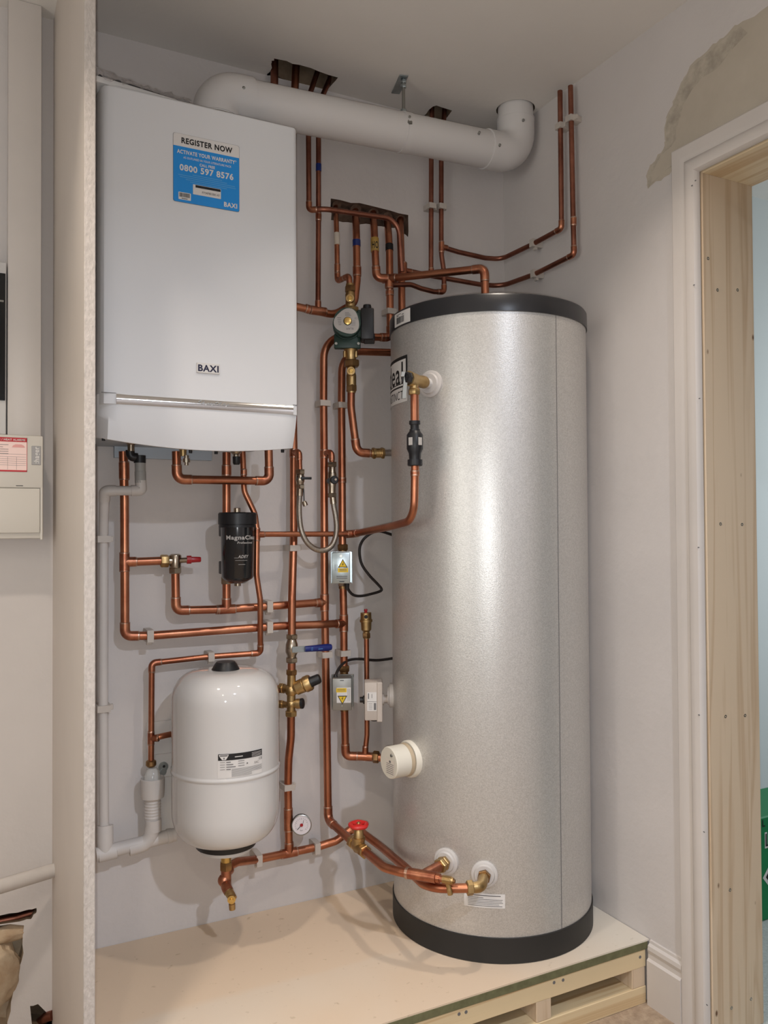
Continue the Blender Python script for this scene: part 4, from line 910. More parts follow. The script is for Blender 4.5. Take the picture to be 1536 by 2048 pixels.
# relief valve on the cylinder
vb = qT+nT*0.012; t = T('relief_valve', 'brass relief valve with black cap and metal lever on the cylinder side', 'valve', vb)
aim = (P(828, 760, yT)-vb).normalized()
nT2 = V((aim.x, aim.y, 0)).normalized()
t.mk('tail', 'white_plastic', lambda bm: add_lathe(bm, vb-nT2*0.01, nT2, [(0, 0.0135), (0.030, 0.0135)], 18))
Lv = (P(828, 760, yT)-vb).length
cv = vb+nT2*Lv
cv.z = P(829, 762, yT).z
t.mk('body', 'brass', lambda bm: (add_lathe(bm, vb+nT2*0.014, nT2, [(0, 0.014), (0.006, 0.0165), (0.02, 0.0165), (0.03, 0.0145), (Lv-0.014, 0.017), (Lv+0.004, 0.0185), (Lv+0.006, 0.0195), (Lv+0.012, 0.0195)], 22), add_lathe(bm, cv, DN, [(0, 0.012), (0.02, 0.0115), (0.026, 0.0115)], 16)))
t.mk('nut', 'brass', lambda bm: add_nut(bm, cv+DN*0.020, cv+DN*0.036, 0.0155))
cp_ = t.mk('cap', 'black_gloss', lambda bm: add_lathe(bm, vb+nT2*(Lv+0.018), nT2, [(0, 0.0175), (0.004, 0.0185), (0.016, 0.017), (0.022, 0.013), (0.023, 0.005)], 8), ang=25)
lv = vb+nT2*(Lv+0.040)
t.mk('lever', 'steel', lambda bm: (add_obox(bm, lv+V((0, 0, -0.020)), sd, h, V((0.1, 0, 1)), 0.0055, 0.0012, 0.034, 0.0008, 1), add_obox(bm, lv+V((-.006, 0, 0.008)), sd, h, V((0.25, 0, 1)), 0.005, 0.004, 0.007, 0.0008, 1)))
# black tundish
ta = P(829.3, 842, yT); tb_ = P(830, 932, yT); L = (tb_-ta).length; d = (tb_-ta).normalized()
t = T('tundish', 'black plastic tundish with two windows in front of the cylinder', 'tundish', ta)
r = 0.0145
t.mk('body', 'black_plastic', lambda bm: add_lathe(bm, ta, d, [(0, r), (0.009, r), (0.009, r*0.86), (0.012, r*0.78), (0.022, r*0.78), (0.022, r*0.95), (0.026, r*0.95), (L*0.31, r*1.44), (L*0.62, r*1.46), (L*0.72, r*1.1), (L*0.86, r*1.02), (L*0.86, r*1.34), (L*0.985, r*1.34), (L, r*1.2)], 24))
for s in (-1, 1):
    a_ = math.radians(36)*s; rd = h*math.cos(a_)+sd*math.sin(a_); cw_ = ta+d*(L*0.465)+rd*(r*1.455)
    t.mk('window', 'paper_grey', lambda bm: add_obox(bm, cw_, V((0, 0, 1)).cross(rd), rd, (0, 0, 1), 0.0058, 0.0009, 0.0100, 0.0006, 1), label='pale window slot')
# zone valves
def zone_valve(label, px, py0, py1, pxl, pxr, top, flip):
    y0, y1 = -.036, -.118
    a = P(px, (py0+py1)/2, y0)
    t = T('zone_valve', label, 'valve', a)
    c0 = P((pxl+pxr)/2, py0, y1); c1 = P((pxl+pxr)/2, py1, y1); zt, zb = c0.z, c1.z
    cF = P((pxl+pxr)/2, (py0+py1)/2, y1); Wb = (pxr-pxl)/FPX*(cF-CAMP).dot(_f); Hb = zt-zb; hv_ = V((0, 0, Hb/2)); o0 = cF-sd*(Wb/2)-hv_
    t.mk('body', 'brass_dark', lambda bm: add_lathe(bm, (a.x, y0, zt+0.022), (0, 0, -1), [(0, 0.0125), ((zt-zb)+0.044, 0.0125)], 16))
    t.mk('nut', 'brass_dark', lambda bm: add_nut(bm, (a.x, y0, zt+0.022), (a.x, y0, zt+0.004), 0.017)); t.mk('nut', 'nickel', lambda bm: add_nut(bm, (a.x, y0, zb-0.004), (a.x, y0, zb-0.014), 0.0155))
    m = 'zinc' if not flip else 'alu'
    bx2 = t.mk('actuator_box', m, lambda bm: add_obox(bm, cF-h*0.030, sd, h, (0, 0, 1), Wb/2, 0.030, Hb/2, 0.002, 2))
    t.mk('back_plate', m, lambda bm: (add_obox(bm, cF-h*0.060+sd*0.0015, sd, h, (0, 0, 1), Wb/2+0.0055, 0.003, Hb/2+0.0015, 0.001, 1), add_obox(bm, cF-h*0.040+sd*(Wb/2+0.0055), sd, h, (0, 0, 1), 0.0009, 0.022, Hb/2+0.001, 0.0004, 1), add_obox(bm, cF-h*0.040-sd*(Wb/2+0.0028), sd, h, (0, 0, 1), 0.0009, 0.022, Hb/2+0.001, 0.0004, 1)), bx2)
    q, q2, q3, q4, q5 = [planar(o0, sd, (0, 0, 1), 0.0005*k_) for k_ in (1, 2, 3, 4, 5)]
    if not flip:
        c = (Wb*0.60, Hb*0.62); s = 0.0155; sg = 1
        t.mk('screw', 'steel', lambda bm: add_lathe(bm, q(Wb*0.5, Hb*0.885), h, [(0, 0.005), (0.002, 0.0045), (0.002, 0.0025)], 12), bx2)
        t.mk('warning_strip', 'yellow_sign', lambda bm: add_quad(bm, q, Wb*0.32, Hb*0.36, Wb*0.90, Hb*0.50), bx2)
        t.mk('print', 'ink_grey', lambda bm: [add_quad(bm, q2, Wb*0.42, Hb*(0.40+0.035*i), Wb*0.82, Hb*(0.411+0.035*i)) for i in range(3)]+[add_quad(bm, q2, Wb*(0.16+0.06*i), Hb*0.40, Wb*(0.175+0.06*i), Hb*0.62) for i in range(3)]+[add_quad(bm, q2, Wb*0.25, Hb*(0.16+0.06*i), Wb*0.85, Hb*(0.185+0.06*i)) for i in range(2)], bx2)
        t.mk('slot', 'ink', lambda bm: add_quad(bm, q2, Wb*0.40, Hb*0.05, Wb*0.68, Hb*0.07), bx2)
    else:
        c = (Wb*0.52, Hb*0.36); s = 0.0155; sg = -1
        t.mk('sticker', 'paper', lambda bm: add_quad(bm, q, Wb*0.22, Hb*0.24, Wb*0.97, Hb*0.72), bx2)
        t.mk('warning_strip', 'yellow_sign', lambda bm: add_quad(bm, q2, Wb*0.20, Hb*0.57, Wb*0.74, Hb*0.70), bx2)
        t.mk('print', 'ink_grey', lambda bm: [add_quad(bm, q3, Wb*0.26, Hb*(0.605+0.03*i), Wb*0.68, Hb*(0.613+0.03*i)) for i in range(3)]+[add_quad(bm, q2, Wb*(0.80+0.05*i), Hb*0.30, Wb*(0.81+0.05*i), Hb*0.68) for i in range(3)], bx2)
        t.mk('screw', 'steel', lambda bm: add_lathe(bm, q(Wb*0.5, Hb*0.155), h, [(0, 0.004), (0.002, 0.0035)], 10), bx2)
        t.mk('slot', 'ink', lambda bm: add_quad(bm, q2, Wb*0.40, Hb*0.93, Wb*0.60, Hb*0.95), bx2)
    tri_ = lambda k: [(c[0]-s*k, c[1]-sg*s*0.8*k*0.85), (c[0]+s*k, c[1]-sg*s*0.8*k*0.85), (c[0], c[1]+sg*s*1.1*k)]
    sg_ = t.mk('warning_sign', 'ink', lambda bm: add_poly(bm, q3, tri_(0.92)), bx2)
    t.mk('sign_field', 'yellow_sign', lambda bm: add_poly(bm, q4, tri_(0.70)), sg_)
    k = 0.0011
    bolt = [(1.5, 6), (-2.2, 0.2), (0.0, 0.2), (-1.6, -4.2), (2.4, 1.6), (0.3, 1.6), (2.6, 6)]
    t.mk('bolt_mark', 'ink', lambda bm: add_poly(bm, q5, [(c[0]+x_*k, c[1]+(y_-(1.2 if sg > 0 else -0.5))*k) for x_, y_ in bolt]), sg_)
    return t, (zt, zb)
zv1, b1_ = zone_valve('upper zone valve, bright zinc box with yellow upright warning triangle', 685.5, 1105, 1167, 664, 700, True, False)
zv2, b2_ = zone_valve('lower zone valve, grey box with white sticker and downward warning triangle', 688.5, 1357, 1421, 665, 703, False, True)
def cable(label, pts, r=0.0042):
    pts = [p if isinstance(p, Vector) else P(*p) for p in pts]; out = []
    n = len(pts)
    for i in range(n-1):
        p0, p1, p2, p3 = pts[max(i-1, 0)], pts[i], pts[i+1], pts[min(i+2, n-1)]
        for k in range(6):
            u = k/6; out.append(0.5*((2*p1)+(p2-p0)*u+(2*p0-5*p1+4*p2-p3)*u*u+(3*p1-p0-3*p2+p3)*u**3))
    out.append(pts[-1]); bm = bmesh.new(); add_tube(bm, out, r, 10)
    return single('cable', label, 'cable', bm, 'cable', pts[0])
zv1.mk('gland', 'cable', lambda bm: add_lathe(bm, P(694, 1166, -.085), DN, [(0, 0.0075), (0.014, 0.0065), (0.02, 0.005)], 12))
zv2.mk('gland', 'cable', lambda bm: add_lathe(bm, P(671, 1357, -.085), (0, 0, 1), [(-0.004, 0.0075), (0.006, 0.0065), (0.012, 0.005)], 12))
cable('black cable looping from the upper zone valve to behind the cylinder', [(694, 1168, -.085), (697, 1180, -.08), (707, 1190, -.07), (722, 1192, -.06), (742, 1188, -.05), (759, 1183, -.045), (763, 1178, -.045), (755, 1168, -.045), (738, 1150, -.045), (723, 1127, -.045), (719, 1100, -.045), (726, 1080, -.045), (744, 1066, -.045), (762, 1063, -.045), (790, 1072, -.04)])
cable('black cable from the lower zone valve passing behind the air vent pipe', [(671, 1354, -.085), (675, 1342, -.075), (685, 1328, -.055), (699, 1320, -.03), (720, 1318, -.02), (741, 1320, -.02), (762, 1320, -.02), (795, 1315, -.02)])
# air vent
a = P(731.5, 1220, -.054); b = P(733, 1280, -.054); L = (b-a).length; d = (b-a).normalized()
t = T('air_vent', 'brass automatic air vent with small red cap', 'valve', a)
t.mk('body', 'brass', lambda bm: add_lathe(bm, a+d*0.008, d, [(0, 0.0165), (0.02, 0.0170), (0.021, 0.0195), (0.028, 0.0195), (0.029, 0.0165), (0.052, 0.0155), (0.058, 0.010), (L-0.012, 0.009)], 24))
t.mk('nut', 'brass_dark', lambda bm: add_nut(bm, b-d*0.022, b-d*0.006, 0.0125))
t.mk('cap', 'red_plastic', lambda bm: add_lathe(bm, a-d*0.003, d, [(0, 0.0045), (0.004, 0.0060), (0.006, 0.0045), (0.012, 0.0045)], 10))
t.mk('vent_hole', 'ink', lambda bm: (add_lathe(bm, a+d*0.019+h*0.0145, h, [(0, 0.006), (0.0035, 0.0055)], 14)))
# thermostat
qs0 = P(744, 1403, qS.y)
t = T('thermostat', 'beige cylinder thermostat box with white label left of the cylinder', 'thermostat', qs0)
sx = V((sd.x, sd.y, 0)).normalized(); qs = V((qS.x, qS.y, qs0.z))-sx*0.053; sy = V((0, 0, 1)).cross(sx)
hz = (P(744, 1366, qs.y).z-P(744, 1442, qs.y).z)/2
bxs = t.mk('body', 'stat_plastic', lambda bm: add_obox(bm, qs, sx, sy, (0, 0, 1), 0.0245, 0.027, hz, 0.004, 2))
t.mk('lid', 'stat_plastic', lambda bm: add_obox(bm, qs+sx*0.019-V((0, 0, 0.002)), sx, sy, (0, 0, 1), 0.008, 0.0295, hz+0.002, 0.002, 1))
fs = sy if sy.dot(toc(qs)) > 0 else -sy
ls = planar(qs+fs*0.0272, (V((0, 0, 1)).cross(fs)), (0, 0, 1), 0.0006); l2 = planar(qs+fs*0.0272, (V((0, 0, 1)).cross(fs)), (0, 0, 1), 0.0011)
lb_ = t.mk('label', 'paper', lambda bm: add_quad(bm, ls, -0.017, -0.027, 0.010, 0.027))
t.mk('print', 'ink_grey', lambda bm: (add_quad(bm, l2, -0.0145, 0.008, -0.0115, 0.024), add_quad(bm, l2, -0.004, 0.010, -0.0025, 0.022), add_quad(bm, l2, -0.017, -0.0005, 0.010, 0.0005), add_quad(bm, l2, 0.002, -0.024, 0.0085, -0.004), [add_quad(bm, l2, -0.013, -0.022+0.004*i, -0.002, -0.0212+0.004*i) for i in range(5)]), lb_)
t.mk('knob', 'black_plastic', lambda bm: add_lathe(bm, qs-sx*0.024, -sx, [(0, 0.0125), (0.004, 0.012), (0.005, 0.0085), (0.014, 0.008)], 16))
t.mk('gland', 'black_plastic', lambda bm: add_lathe(bm, qs-V((0, 0, hz))+sx*0.004+fs*0.004, DN, [(0, 0.010), (0.005, 0.010)], 14))
qe = V((qS.x, qS.y, qs.z))
t.mk('pocket_tube', 'stat_plastic', lambda bm: (add_cyl(bm, qs+sx*0.02, qe+sx*0.01, 0.0105), add_lathe(bm, qs+sx*0.026, sx, [(0, 0.016), (0.006, 0.016)], 14)))
# blue lever valve
def px3(px, py, y): return P(px, py, y)
yM = -.08
a = P(583.6, 1268, yM); b = P(583.2, 1326, yM); L = (b-a).length; d = (b-a).normalized()
t = T('lever_valve', 'nickel ball valve with blue lever on the water main', 'valve', a)
t.mk('body', 'nickel', lambda bm: add_lathe(bm, a, d, [(0, 0.012), (0.014, 0.012), (0.018, 0.0135), (L*0.36, 0.0175), (L*0.62, 0.018), (L*0.74, 0.0135), (L-0.014, 0.0125), (L, 0.012)], 20))
t.mk('nut', 'nickel', lambda bm: add_nut(bm, a+d*0.001, a+d*0.014, 0.0178)); t.mk('nut', 'nickel', lambda bm: add_nut(bm, b-d*0.016, b-d*0.002, 0.0178))
c = P(590, 1298, yM-.02); e1 = P(612, 1298, yM-.036); e2 = P(664, 1294, yM-.036)
t.mk('stem', 'nickel', lambda bm: add_lathe(bm, P(589, 1299, yM-.012), (0, -1, 0), [(-0.006, 0.010), (0.014, 0.009), (0.014, 0.0065), (0.022, 0.0065)], 12))
ld = (e2-e1).normalized()
lvp = t.mk('lever', 'zinc', lambda bm: add_obox(bm, (P(588, 1299, yM-.034)+e1)/2, ld, (0, -1, 0), ld.cross(V((0, -1, 0))), (e1-P(588, 1299, yM-.034)).length/2+0.006, 0.0015, 0.0085, 0.0008, 1))
t.mk('grip', 'blue_handle', lambda bm: add_tube(bm, [e1-ld*0.004, e1, e1+ld*0.02, e2-ld*0.012, e2-ld*0.003, e2], [0.0078, 0.0085, 0.009, 0.0105, 0.0085, 0.003], 14), lvp, label='blue plastic lever grip')
gm = planar(e1+V((0, -0.0098, 0)), ld, (0, 0, 1), 0.0004)
t.mk('grip_mark', 'blue_label_line', lambda bm: (add_quad(bm, gm, 0.012, -0.003, 0.0175, -0.0018), add_quad(bm, gm, 0.012, 0.0022, 0.0175, 0.0034), add_quad(bm, gm, 0.034, -0.002, 0.048, -0.0008), add_quad(bm, gm, 0.036, 0.001, 0.0365, 0.003)), lvp)
# pressure reducing multi valve
a = P(583, 1339, yM); b = P(582, 1433, yM); L = (b-a).length; d = (b-a).normalized()
t = T('pressure_valve', 'brass pressure reducing valve with black knob right of the expansion vessel', 'valve', a)
t.mk('body', 'brass', lambda bm: (add_lathe(bm, a, d, [(0, 0.012), (0.02, 0.0125), (L-0.02, 0.0125), (L, 0.012)], 18), add_sphere(bm, P(582.5, 1381, yM), 0.0185, 14, 8), add_sphere(bm, P(582.3, 1408, yM), 0.0150, 14, 8)))
t.mk('nut', 'brass_dark', lambda bm: add_nut(bm, a+d*0.001, a+d*0.015, 0.0168)); t.mk('nut', 'brass', lambda bm: add_nut(bm, b-d*0.016, b-d*0.001, 0.0178))
pA = P(582.5, 1381, yM); pB = P(622, 1364, yM-.03); pd = (pB-pA).normalized(); pL = (pB-pA).length
sc_ = t.mk('spring_case', 'brass', lambda bm: add_lathe(bm, pA, pd, [(0, 0.014), (0.014, 0.017), (0.016, 0.020), (pL*0.62, 0.021), (pL*0.64, 0.020), (pL*0.70, 0.0235), (pL*0.94, 0.0235), (pL, 0.021)], 24))
t.mk('knob', 'black_plastic', lambda bm: add_lathe(bm, pB-pd*0.002, pd, [(0, 0.017), (0.004, 0.015), (0.026, 0.0145), (0.030, 0.012)], 10), sc_)
pC = P(604, 1407, yM-.02); p0 = P(582.3, 1408, yM); d2_ = (pC-p0).normalized(); l2_ = (pC-p0).length
pt = t.mk('port', 'brass', lambda bm: add_lathe(bm, p0, d2_, [(0, 0.011), (l2_*0.5, 0.0115), (l2_*0.5, 0.0145), (l2_*0.93, 0.0145)], 18))
t.mk('port_cap', 'black_plastic', lambda bm: add_lathe(bm, p0+d2_*l2_*0.9, d2_, [(0, 0.0150), (0.006, 0.0150), (0.0075, 0.013)], 18), pt)
for px, py, r in ((568, 1377, 0.0155), (567, 1409, 0.0125)):
    e = P(px, py, yM+.02); s0 = P(582.4, py+1, yM); t.mk('side_outlet', 'brass', lambda bm: (add_cyl(bm, s0, e+(e-s0)*0.6, r*0.72), add_nut(bm, e, e+(e-s0).normalized()*0.014, r)))
run('short copper pipe from pressure valve going behind the expansion vessel', R22, [((566, 1377, yM+.022),), ((545, 1380, -.04),), ((510, 1388, -.018),)])
# dial gauge
gc = P(603, 1650, -.062)
gn = V((-0.30, -0.95, 0.10)).normalized(); gx = V((0, 0, 1)).cross(gn).normalized(); gz = gn.cross(gx).normalized()
t = T('pressure_gauge', 'round white dial pressure gauge with red centre', 'gauge', gc)
t.mk('case', 'black_plastic', lambda bm: add_lathe(bm, gc-gn*0.024, gn, [(0, 0.022), (0.004, 0.0275), (0.024, 0.0285)], 32))
t.mk('bezel', 'steel', lambda bm: add_lathe(bm, gc-gn*0.003, gn, [(0, 0.0292), (0.005, 0.0292), (0.006, 0.0272), (0.003, 0.0262)], 32, caps=False))
t.mk('stem', 'brass', lambda bm: add_cyl(bm, gc-gn*0.022, P(577, 1652, -.036), 0.008))
gface = t.mk('dial', 'gauge_face', lambda bm: add_lathe(bm, gc, gn, [(0, 0.0268), (0.0006, 0.0266)], 32))
gp = lambda o_: (lambda u, v: gc+gx*u+gz*v+gn*o_)
def dial(bm):
    m_ = gp(0.0011)
    for i in range(17):
        a = math.radians(225-270*i/16); c_, s_ = math.cos(a), math.sin(a); w = 0.0005; r0 = 0.017 if i % 4 else 0.0155
        add_poly(bm, m_, [(r0*c_-w*s_, r0*s_+w*c_), (r0*c_+w*s_, r0*s_-w*c_), (0.0195*c_+w*s_, 0.0195*s_-w*c_), (0.0195*c_-w*s_, 0.0195*s_+w*c_)])
    add_text(bm, 'bar', 0.006, lambda u, v: m_(u, v-0.0165), 'c', 0.0)
t.mk('dial_marks', 'ink_grey', dial, gface)
t.mk('pointer', 'ink', lambda bm: (add_poly(bm, gp(0.0016), [(-0.0113, -0.0127), (0.0006, -0.0006), (-0.0006, 0.0006), (-0.0127, -0.0113)]), add_poly(bm, gp(0.0016), [(0.0035, 0.0025), (0.0047, 0.0035), (0.0066, 0.0135), (0.0055, 0.0135)])), gface)
t.mk('pointer_hub', 'red_plastic', lambda bm: add_lathe(bm, gc+gn*0.0014, gn, [(0, 0.0048), (0.0015, 0.0045)], 16), gface)
# gate valve with red wheel
ga = PZ(706, 1684, .402); gb = PZ(729, 1703, .402); gd = (gb-ga).normalized(); gl = (gb-ga).length; gm_ = (ga+gb)/2
t = T('gate_valve', 'brass gate valve with red handwheel near the plinth', 'valve', gm_)
t.mk('body', 'brass', lambda bm: (add_lathe(bm, ga, gd, [(0, 0.0135), (gl*0.3, 0.0145), (gl*0.5, 0.0185), (gl*0.7, 0.0145), (gl, 0.0135)], 18), add_lathe(bm, gm_, (0, 0, 1), [(0, 0.017), (0.018, 0.0165), (0.019, 0.0185), (0.026, 0.0185), (0.027, 0.0145), (0.044, 0.0125), (0.05, 0.009)], 18)))
t.mk('nut', 'brass', lambda bm: add_nut(bm, ga-gd*0.008, ga+gd*0.010, 0.0185)); t.mk('nut', 'brass', lambda bm: add_nut(bm, gb-gd*0.010, gb+gd*0.008, 0.0185))
wz = P(716.5, 1650, gm_.y).z; wc_ = V((gm_.x, gm_.y, wz))
t.mk('stem', 'brass', lambda bm: add_lathe(bm, V((gm_.x, gm_.y, gm_.z+0.045)), (0, 0, 1), [(0, 0.006), (wz-gm_.z-0.045+0.006, 0.005), (wz-gm_.z-0.045+0.008, 0.004)], 12))
def wheel(bm):
    n = 20; R_ = 0.0225; rr = 0.0062
    prev = None; first = None
    for i in range(n):
        a = 2*math.pi*i/n; k = 1+0.05*math.cos(5*a); e = V((math.cos(a), math.sin(a), 0))
        rg = ring(bm, wc_+e*R_*k, e, V((0, 0, 1)), rr, 8)
        if prev: bridge(bm, prev, rg)
        else: first = rg
        prev = rg
    bridge(bm, prev, first)
    for i in range(4):
        a = math.pi*i/2+0.4; add_cyl(bm, wc_, wc_+V((math.cos(a), math.sin(a), 0))*R_, 0.0038, 8)
    add_lathe(bm, wc_-V((0, 0, 0.004)), (0, 0, 1), [(0, 0.008), (0.008, 0.008)], 14)
t.mk('handwheel', 'red_wheel', wheel, label='red handwheel')
# drain cock on the tee
dA = PZ(878, 1757, .412); dv = (PZ(905, 1762, .412)-dA).normalized()
t = T('drain_cock', 'brass drain cock pointing down at the end of the copper tee', 'valve', dA)
t.mk('tail', 'copper_fit', lambda bm: add_cyl(bm, dA-dv*0.012, dA+dv*0.016, 0.0085))
t.mk('body', 'brass', lambda bm: add_lathe(bm, dA+dv*0.010, dv, [(0, 0.0095), (0.022, 0.0100), (0.024, 0.0085), (0.028, 0.0075)], 16))
sp_ = dA+dv*0.022
t.mk('spout', 'brass', lambda bm: add_lathe(bm, sp_, V((0.18, -0.1, -1)), [(0, 0.008), (0.02, 0.0065), (0.022, 0.0075), (0.036, 0.0070), (0.037, 0.004)], 14))
t.mk('spindle', 'brass_dark', lambda bm: add_lathe(bm, dA+dv*0.034, dv, [(0, 0.005), (0.008, 0.005)], 6))
# flange connectors on the cylinder
t = T('compression_coupling', 'brass nuts screwed into the upper white flange ring', 'pipe fitting', q1)
n1d = (n1b-q1).normalized()
t.mk('tail', 'brass', lambda bm: add_lathe(bm, q1, n1d, [(0, 0.0135), (0.045, 0.0125)], 18))
t.mk('nut', 'brass', lambda bm: add_nut(bm, q1+n1d*0.012, q1+n1d*0.024, 0.0185)); t.mk('nut', 'brass', lambda bm: add_nut(bm, q1+n1d*0.028, q1+n1d*0.042, 0.0185))
ee = PZ(962, 1774, .390); eb = PZ(938, 1776, .390)
t = T('elbow_connector', 'brass elbow screwed into the lower white flange ring', 'pipe fitting', q2)
pe, _c = fillet([(eb-(ee-eb).normalized()*0.004, 'b', 0), (ee, 'b', 0.02), (q2+n2*0.008, 'b', 0)])
t.mk('body', 'brass', lambda bm: add_tube(bm, pe, 0.0135, 18))
t.mk('nut', 'brass', lambda bm: add_nut(bm, eb-(ee-eb).normalized()*0.006, eb+(ee-eb).normalized()*0.010, 0.018))
t.mk('nut', 'brass_dark', lambda bm: add_nut(bm, q2+n2*0.012, q2+n2*0.022, 0.0175))
# nut where the lower pipe enters behind the heater cover
na = P(746, 1513.5, -.070); nb = P(758, 1514.5, -.082)
t = T('compression_coupling', 'brass nut beside the round cream heater cover', 'pipe fitting', na)
t.mk('nut', 'brass_dark', lambda bm: add_nut(bm, na, nb, 0.0178)); t.mk('sleeve', 'solder', lambda bm: add_lathe(bm, na-(nb-na).normalized()*0.008, nb-na, [(0, 0.0125), (0.010, 0.0135)], 16))
# bypass valve
yB = -.045; c = P(350.5, 1122, yB)
t = T('bypass_valve', 'nickel bypass valve with red cap on the left copper branch', 'valve', c)
xa = P(321, 1122, yB); xb = P(372, 1120, yB-.012)
t.mk('body', 'nickel', lambda bm: (add_lathe(bm, P(337, 1122, yB), (1, 0, 0), [(0, 0.012), (0.008, 0.0125), (0.024, 0.014), (0.028, 0.012)], 18), add_lathe(bm, P(350.5, 1108, yB), DN, [(0, 0.011), (0.003, 0.0155), (0.006, 0.0165), (0.036, 0.0155), (0.046, 0.0135)], 20)))
t.mk('nut', 'brass', lambda bm: add_nut(bm, xa, P(337, 1122, yB), 0.0175)); t.mk('nut', 'nickel', lambda bm: add_nut(bm, P(350.5, 1135, yB), P(350.6, 1147, yB), 0.0178))
t.mk('neck', 'nickel', lambda bm: add_cyl(bm, P(360, 1121, yB-.006), P(376, 1120, yB-.014), 0.0075))
t.mk('red_cap', 'red_plastic', lambda bm: add_lathe(bm, P(373.5, 1119.5, yB-.014), V((1, -.15, 0.0)), [(0, 0.0115), (0.012, 0.0115), (0.0125, 0.0085), (0.036, 0.0075), (0.038, 0.006)], 10), label='red adjusting cap')
# black filter
fa = P(474, 1026, -.105); fb = P(476, 1166, -.105); fl_ = fa.z-fb.z
t = T('magnetic_filter', 'black cylindrical heating filter with white lettering', 'filter', (fb.x, fb.y, fb.z))
fx, fy = (fa.x+fb.x)/2, -.105; FRr = 0.0455
t.mk('canister', 'black_gloss', lambda bm: add_lathe(bm, (fx, fy, fb.z), (0, 0, 1), [(0, 0.022), (0.012, 0.040), (0.018, FRr-0.0015), (fl_-0.03, FRr), (fl_-0.01, FRr)], 40))
t.mk('collar', 'black_plastic', lambda bm: add_lathe(bm, (fx, fy, fa.z-0.040), (0, 0, 1), [(0, 0.0510), (0.006, 0.0510), (0.0065, 0.0485), (0.0085, 0.0485), (0.009, 0.0525), (0.038, 0.0525), (0.041, 0.050), (0.0425, 0.0)], 40))
t.mk('air_vent', 'nickel', lambda bm: add_lathe(bm, P(474, 1029, fy), (0, 0, 1), [(0, 0.009), (0.017, 0.009), (0.018, 0.008)], 16))
t.mk('drain_plug', 'nickel', lambda bm: add_lathe(bm, (fx, fy, fb.z+0.002), DN, [(0, 0.009), (0.01, 0.009)], 14))
t.mk('pipe_housing', 'black_plastic', lambda bm: (add_lathe(bm, P(453, 1045, -.047), DN, [(-0.012, 0.017), (0.015, 0.017)], 16), add_obox(bm, P(452, 1060, -.060), (1, 0, 0), (0, 1, 0), (0, 0, 1), 0.017, 0.016, 0.018, 0.003), add_obox(bm, P(452, 1135, -.060), (1, 0, 0), (0, 1, 0), (0, 0, 1), 0.017, 0.016, 0.018, 0.003)))
t.mk('valve_nut', 'nickel', lambda bm: add_nut(bm, P(453, 1150, -.047), P(453, 1168, -.047), 0.0165)); t.mk('valve_nut', 'nickel', lambda bm: add_nut(bm, P(453, 1108, -.060), P(453, 1120, -.060), 0.0165))
aF = math.degrees(math.atan2(CAMP.x-fx, -(CAMP.y-fy)))
lf = lambda u, v: cyl(aF+math.degrees(u/FRr), v, FRr+0.0007, (fx, fy))
zm = P(470, 1076, fy-.04).z
def flet(bm):
    add_text(bm, 'MagnaClean', 0.0155, lambda u, v: lf(u-0.032, zm-0.004+v), 'l', 0.03, width=0.100)
    add_text(bm, 'Professional', 0.0080, lambda u, v: lf(u-0.0005+v*0.2, zm-0.0155+v), 'l', 0.02, width=0.046)
    add_text(bm, 'ADEY', 0.0115, lambda u, v: lf(u+0.001+v*0.25, zm-0.0545+v), 'l', 0.02, width=0.0285)
    for u0, u1, v0, hh in ((-0.009, 0.002, -0.0545, 0.0008), (-0.006, 0.0275, -0.0615, 0.0008), (0.002, 0.021, -0.0725, 0.0009)): add_quad(bm, lambda u, v: lf(u, zm+v), u0, v0, u1, v0+hh, 6)
t.mk('lettering', 'paper_grey', flet)
# filling loop
def fill_valve(label, px, pys, y, lever, down):
    p = [P(px, q, y) for q in pys]
    t = T('filling_valve', label, 'valve', p[0])
    a, b = p[0], p[-1]; d = (b-a).normalized(); L = (b-a).length
    t.mk('body', 'nickel', lambda bm: add_lathe(bm, a, d, [(0, 0.0095), (L*0.25, 0.0102), (L*0.35, 0.0130), (L*0.6, 0.0130), (L*0.7, 0.0108), (L, 0.0102)], 16))
    t.mk('nut', 'nickel', lambda bm: add_nut(bm, a, a+d*0.015, 0.0142)); t.mk('nut', 'nickel', lambda bm: add_nut(bm, b-d*0.013, b, 0.0135))
    return t, a, d, L
yL = -.072
tl_, a, d, L = fill_valve('left filling loop valve with black lever handle', 600, (939, 978), yL, 1, 0)
k = P(600, 957, yL)
tl_.mk('handle', 'black_plastic', lambda bm: (add_lathe(bm, k+V((0, 0.0, 0)), V((0.9, -.5, 0)), [(-0.008, 0.0125), (0.010, 0.0125)], 12), add_obox(bm, P(612, 956.5, yL-.012), (1, -.1, 0), (.1, 1, 0), (0, 0, 1), 0.016, 0.005, 0.0035, 0.0012)))
cp2 = P(609, 1007, yL)
tl_.mk('cap_tether', 'black_plastic', lambda bm: add_tube(bm, [P(606, 962, yL), P(607.5, 985, yL), P(608, 1000, yL), cp2], 0.0018, 8))
tl_.mk('blanking_cap', 'nickel', lambda bm: add_lathe(bm, cp2+V((-.002, 0, 0.006)), V((0.35, -.2, -1)), [(0, 0.006), (0.006, 0.0075), (0.014, 0.0072)], 12))
tr_, a, d, L = fill_valve('right filling loop valve with round black knob', 664, (924, 995), yL, 1, 1)
k = P(668, 960, yL-.012)
tr_.mk('knob', 'black_plastic', lambda bm: (add_lathe(bm, k, V((-.2, -1, 0)), [(-0.006, 0.012), (0.006, 0.0125), (0.008, 0.010)], 16), add_lathe(bm, P(660, 962, yL), V((-.2, -1, 0)), [(-0.010, 0.010), (0.008, 0.010)], 12)))
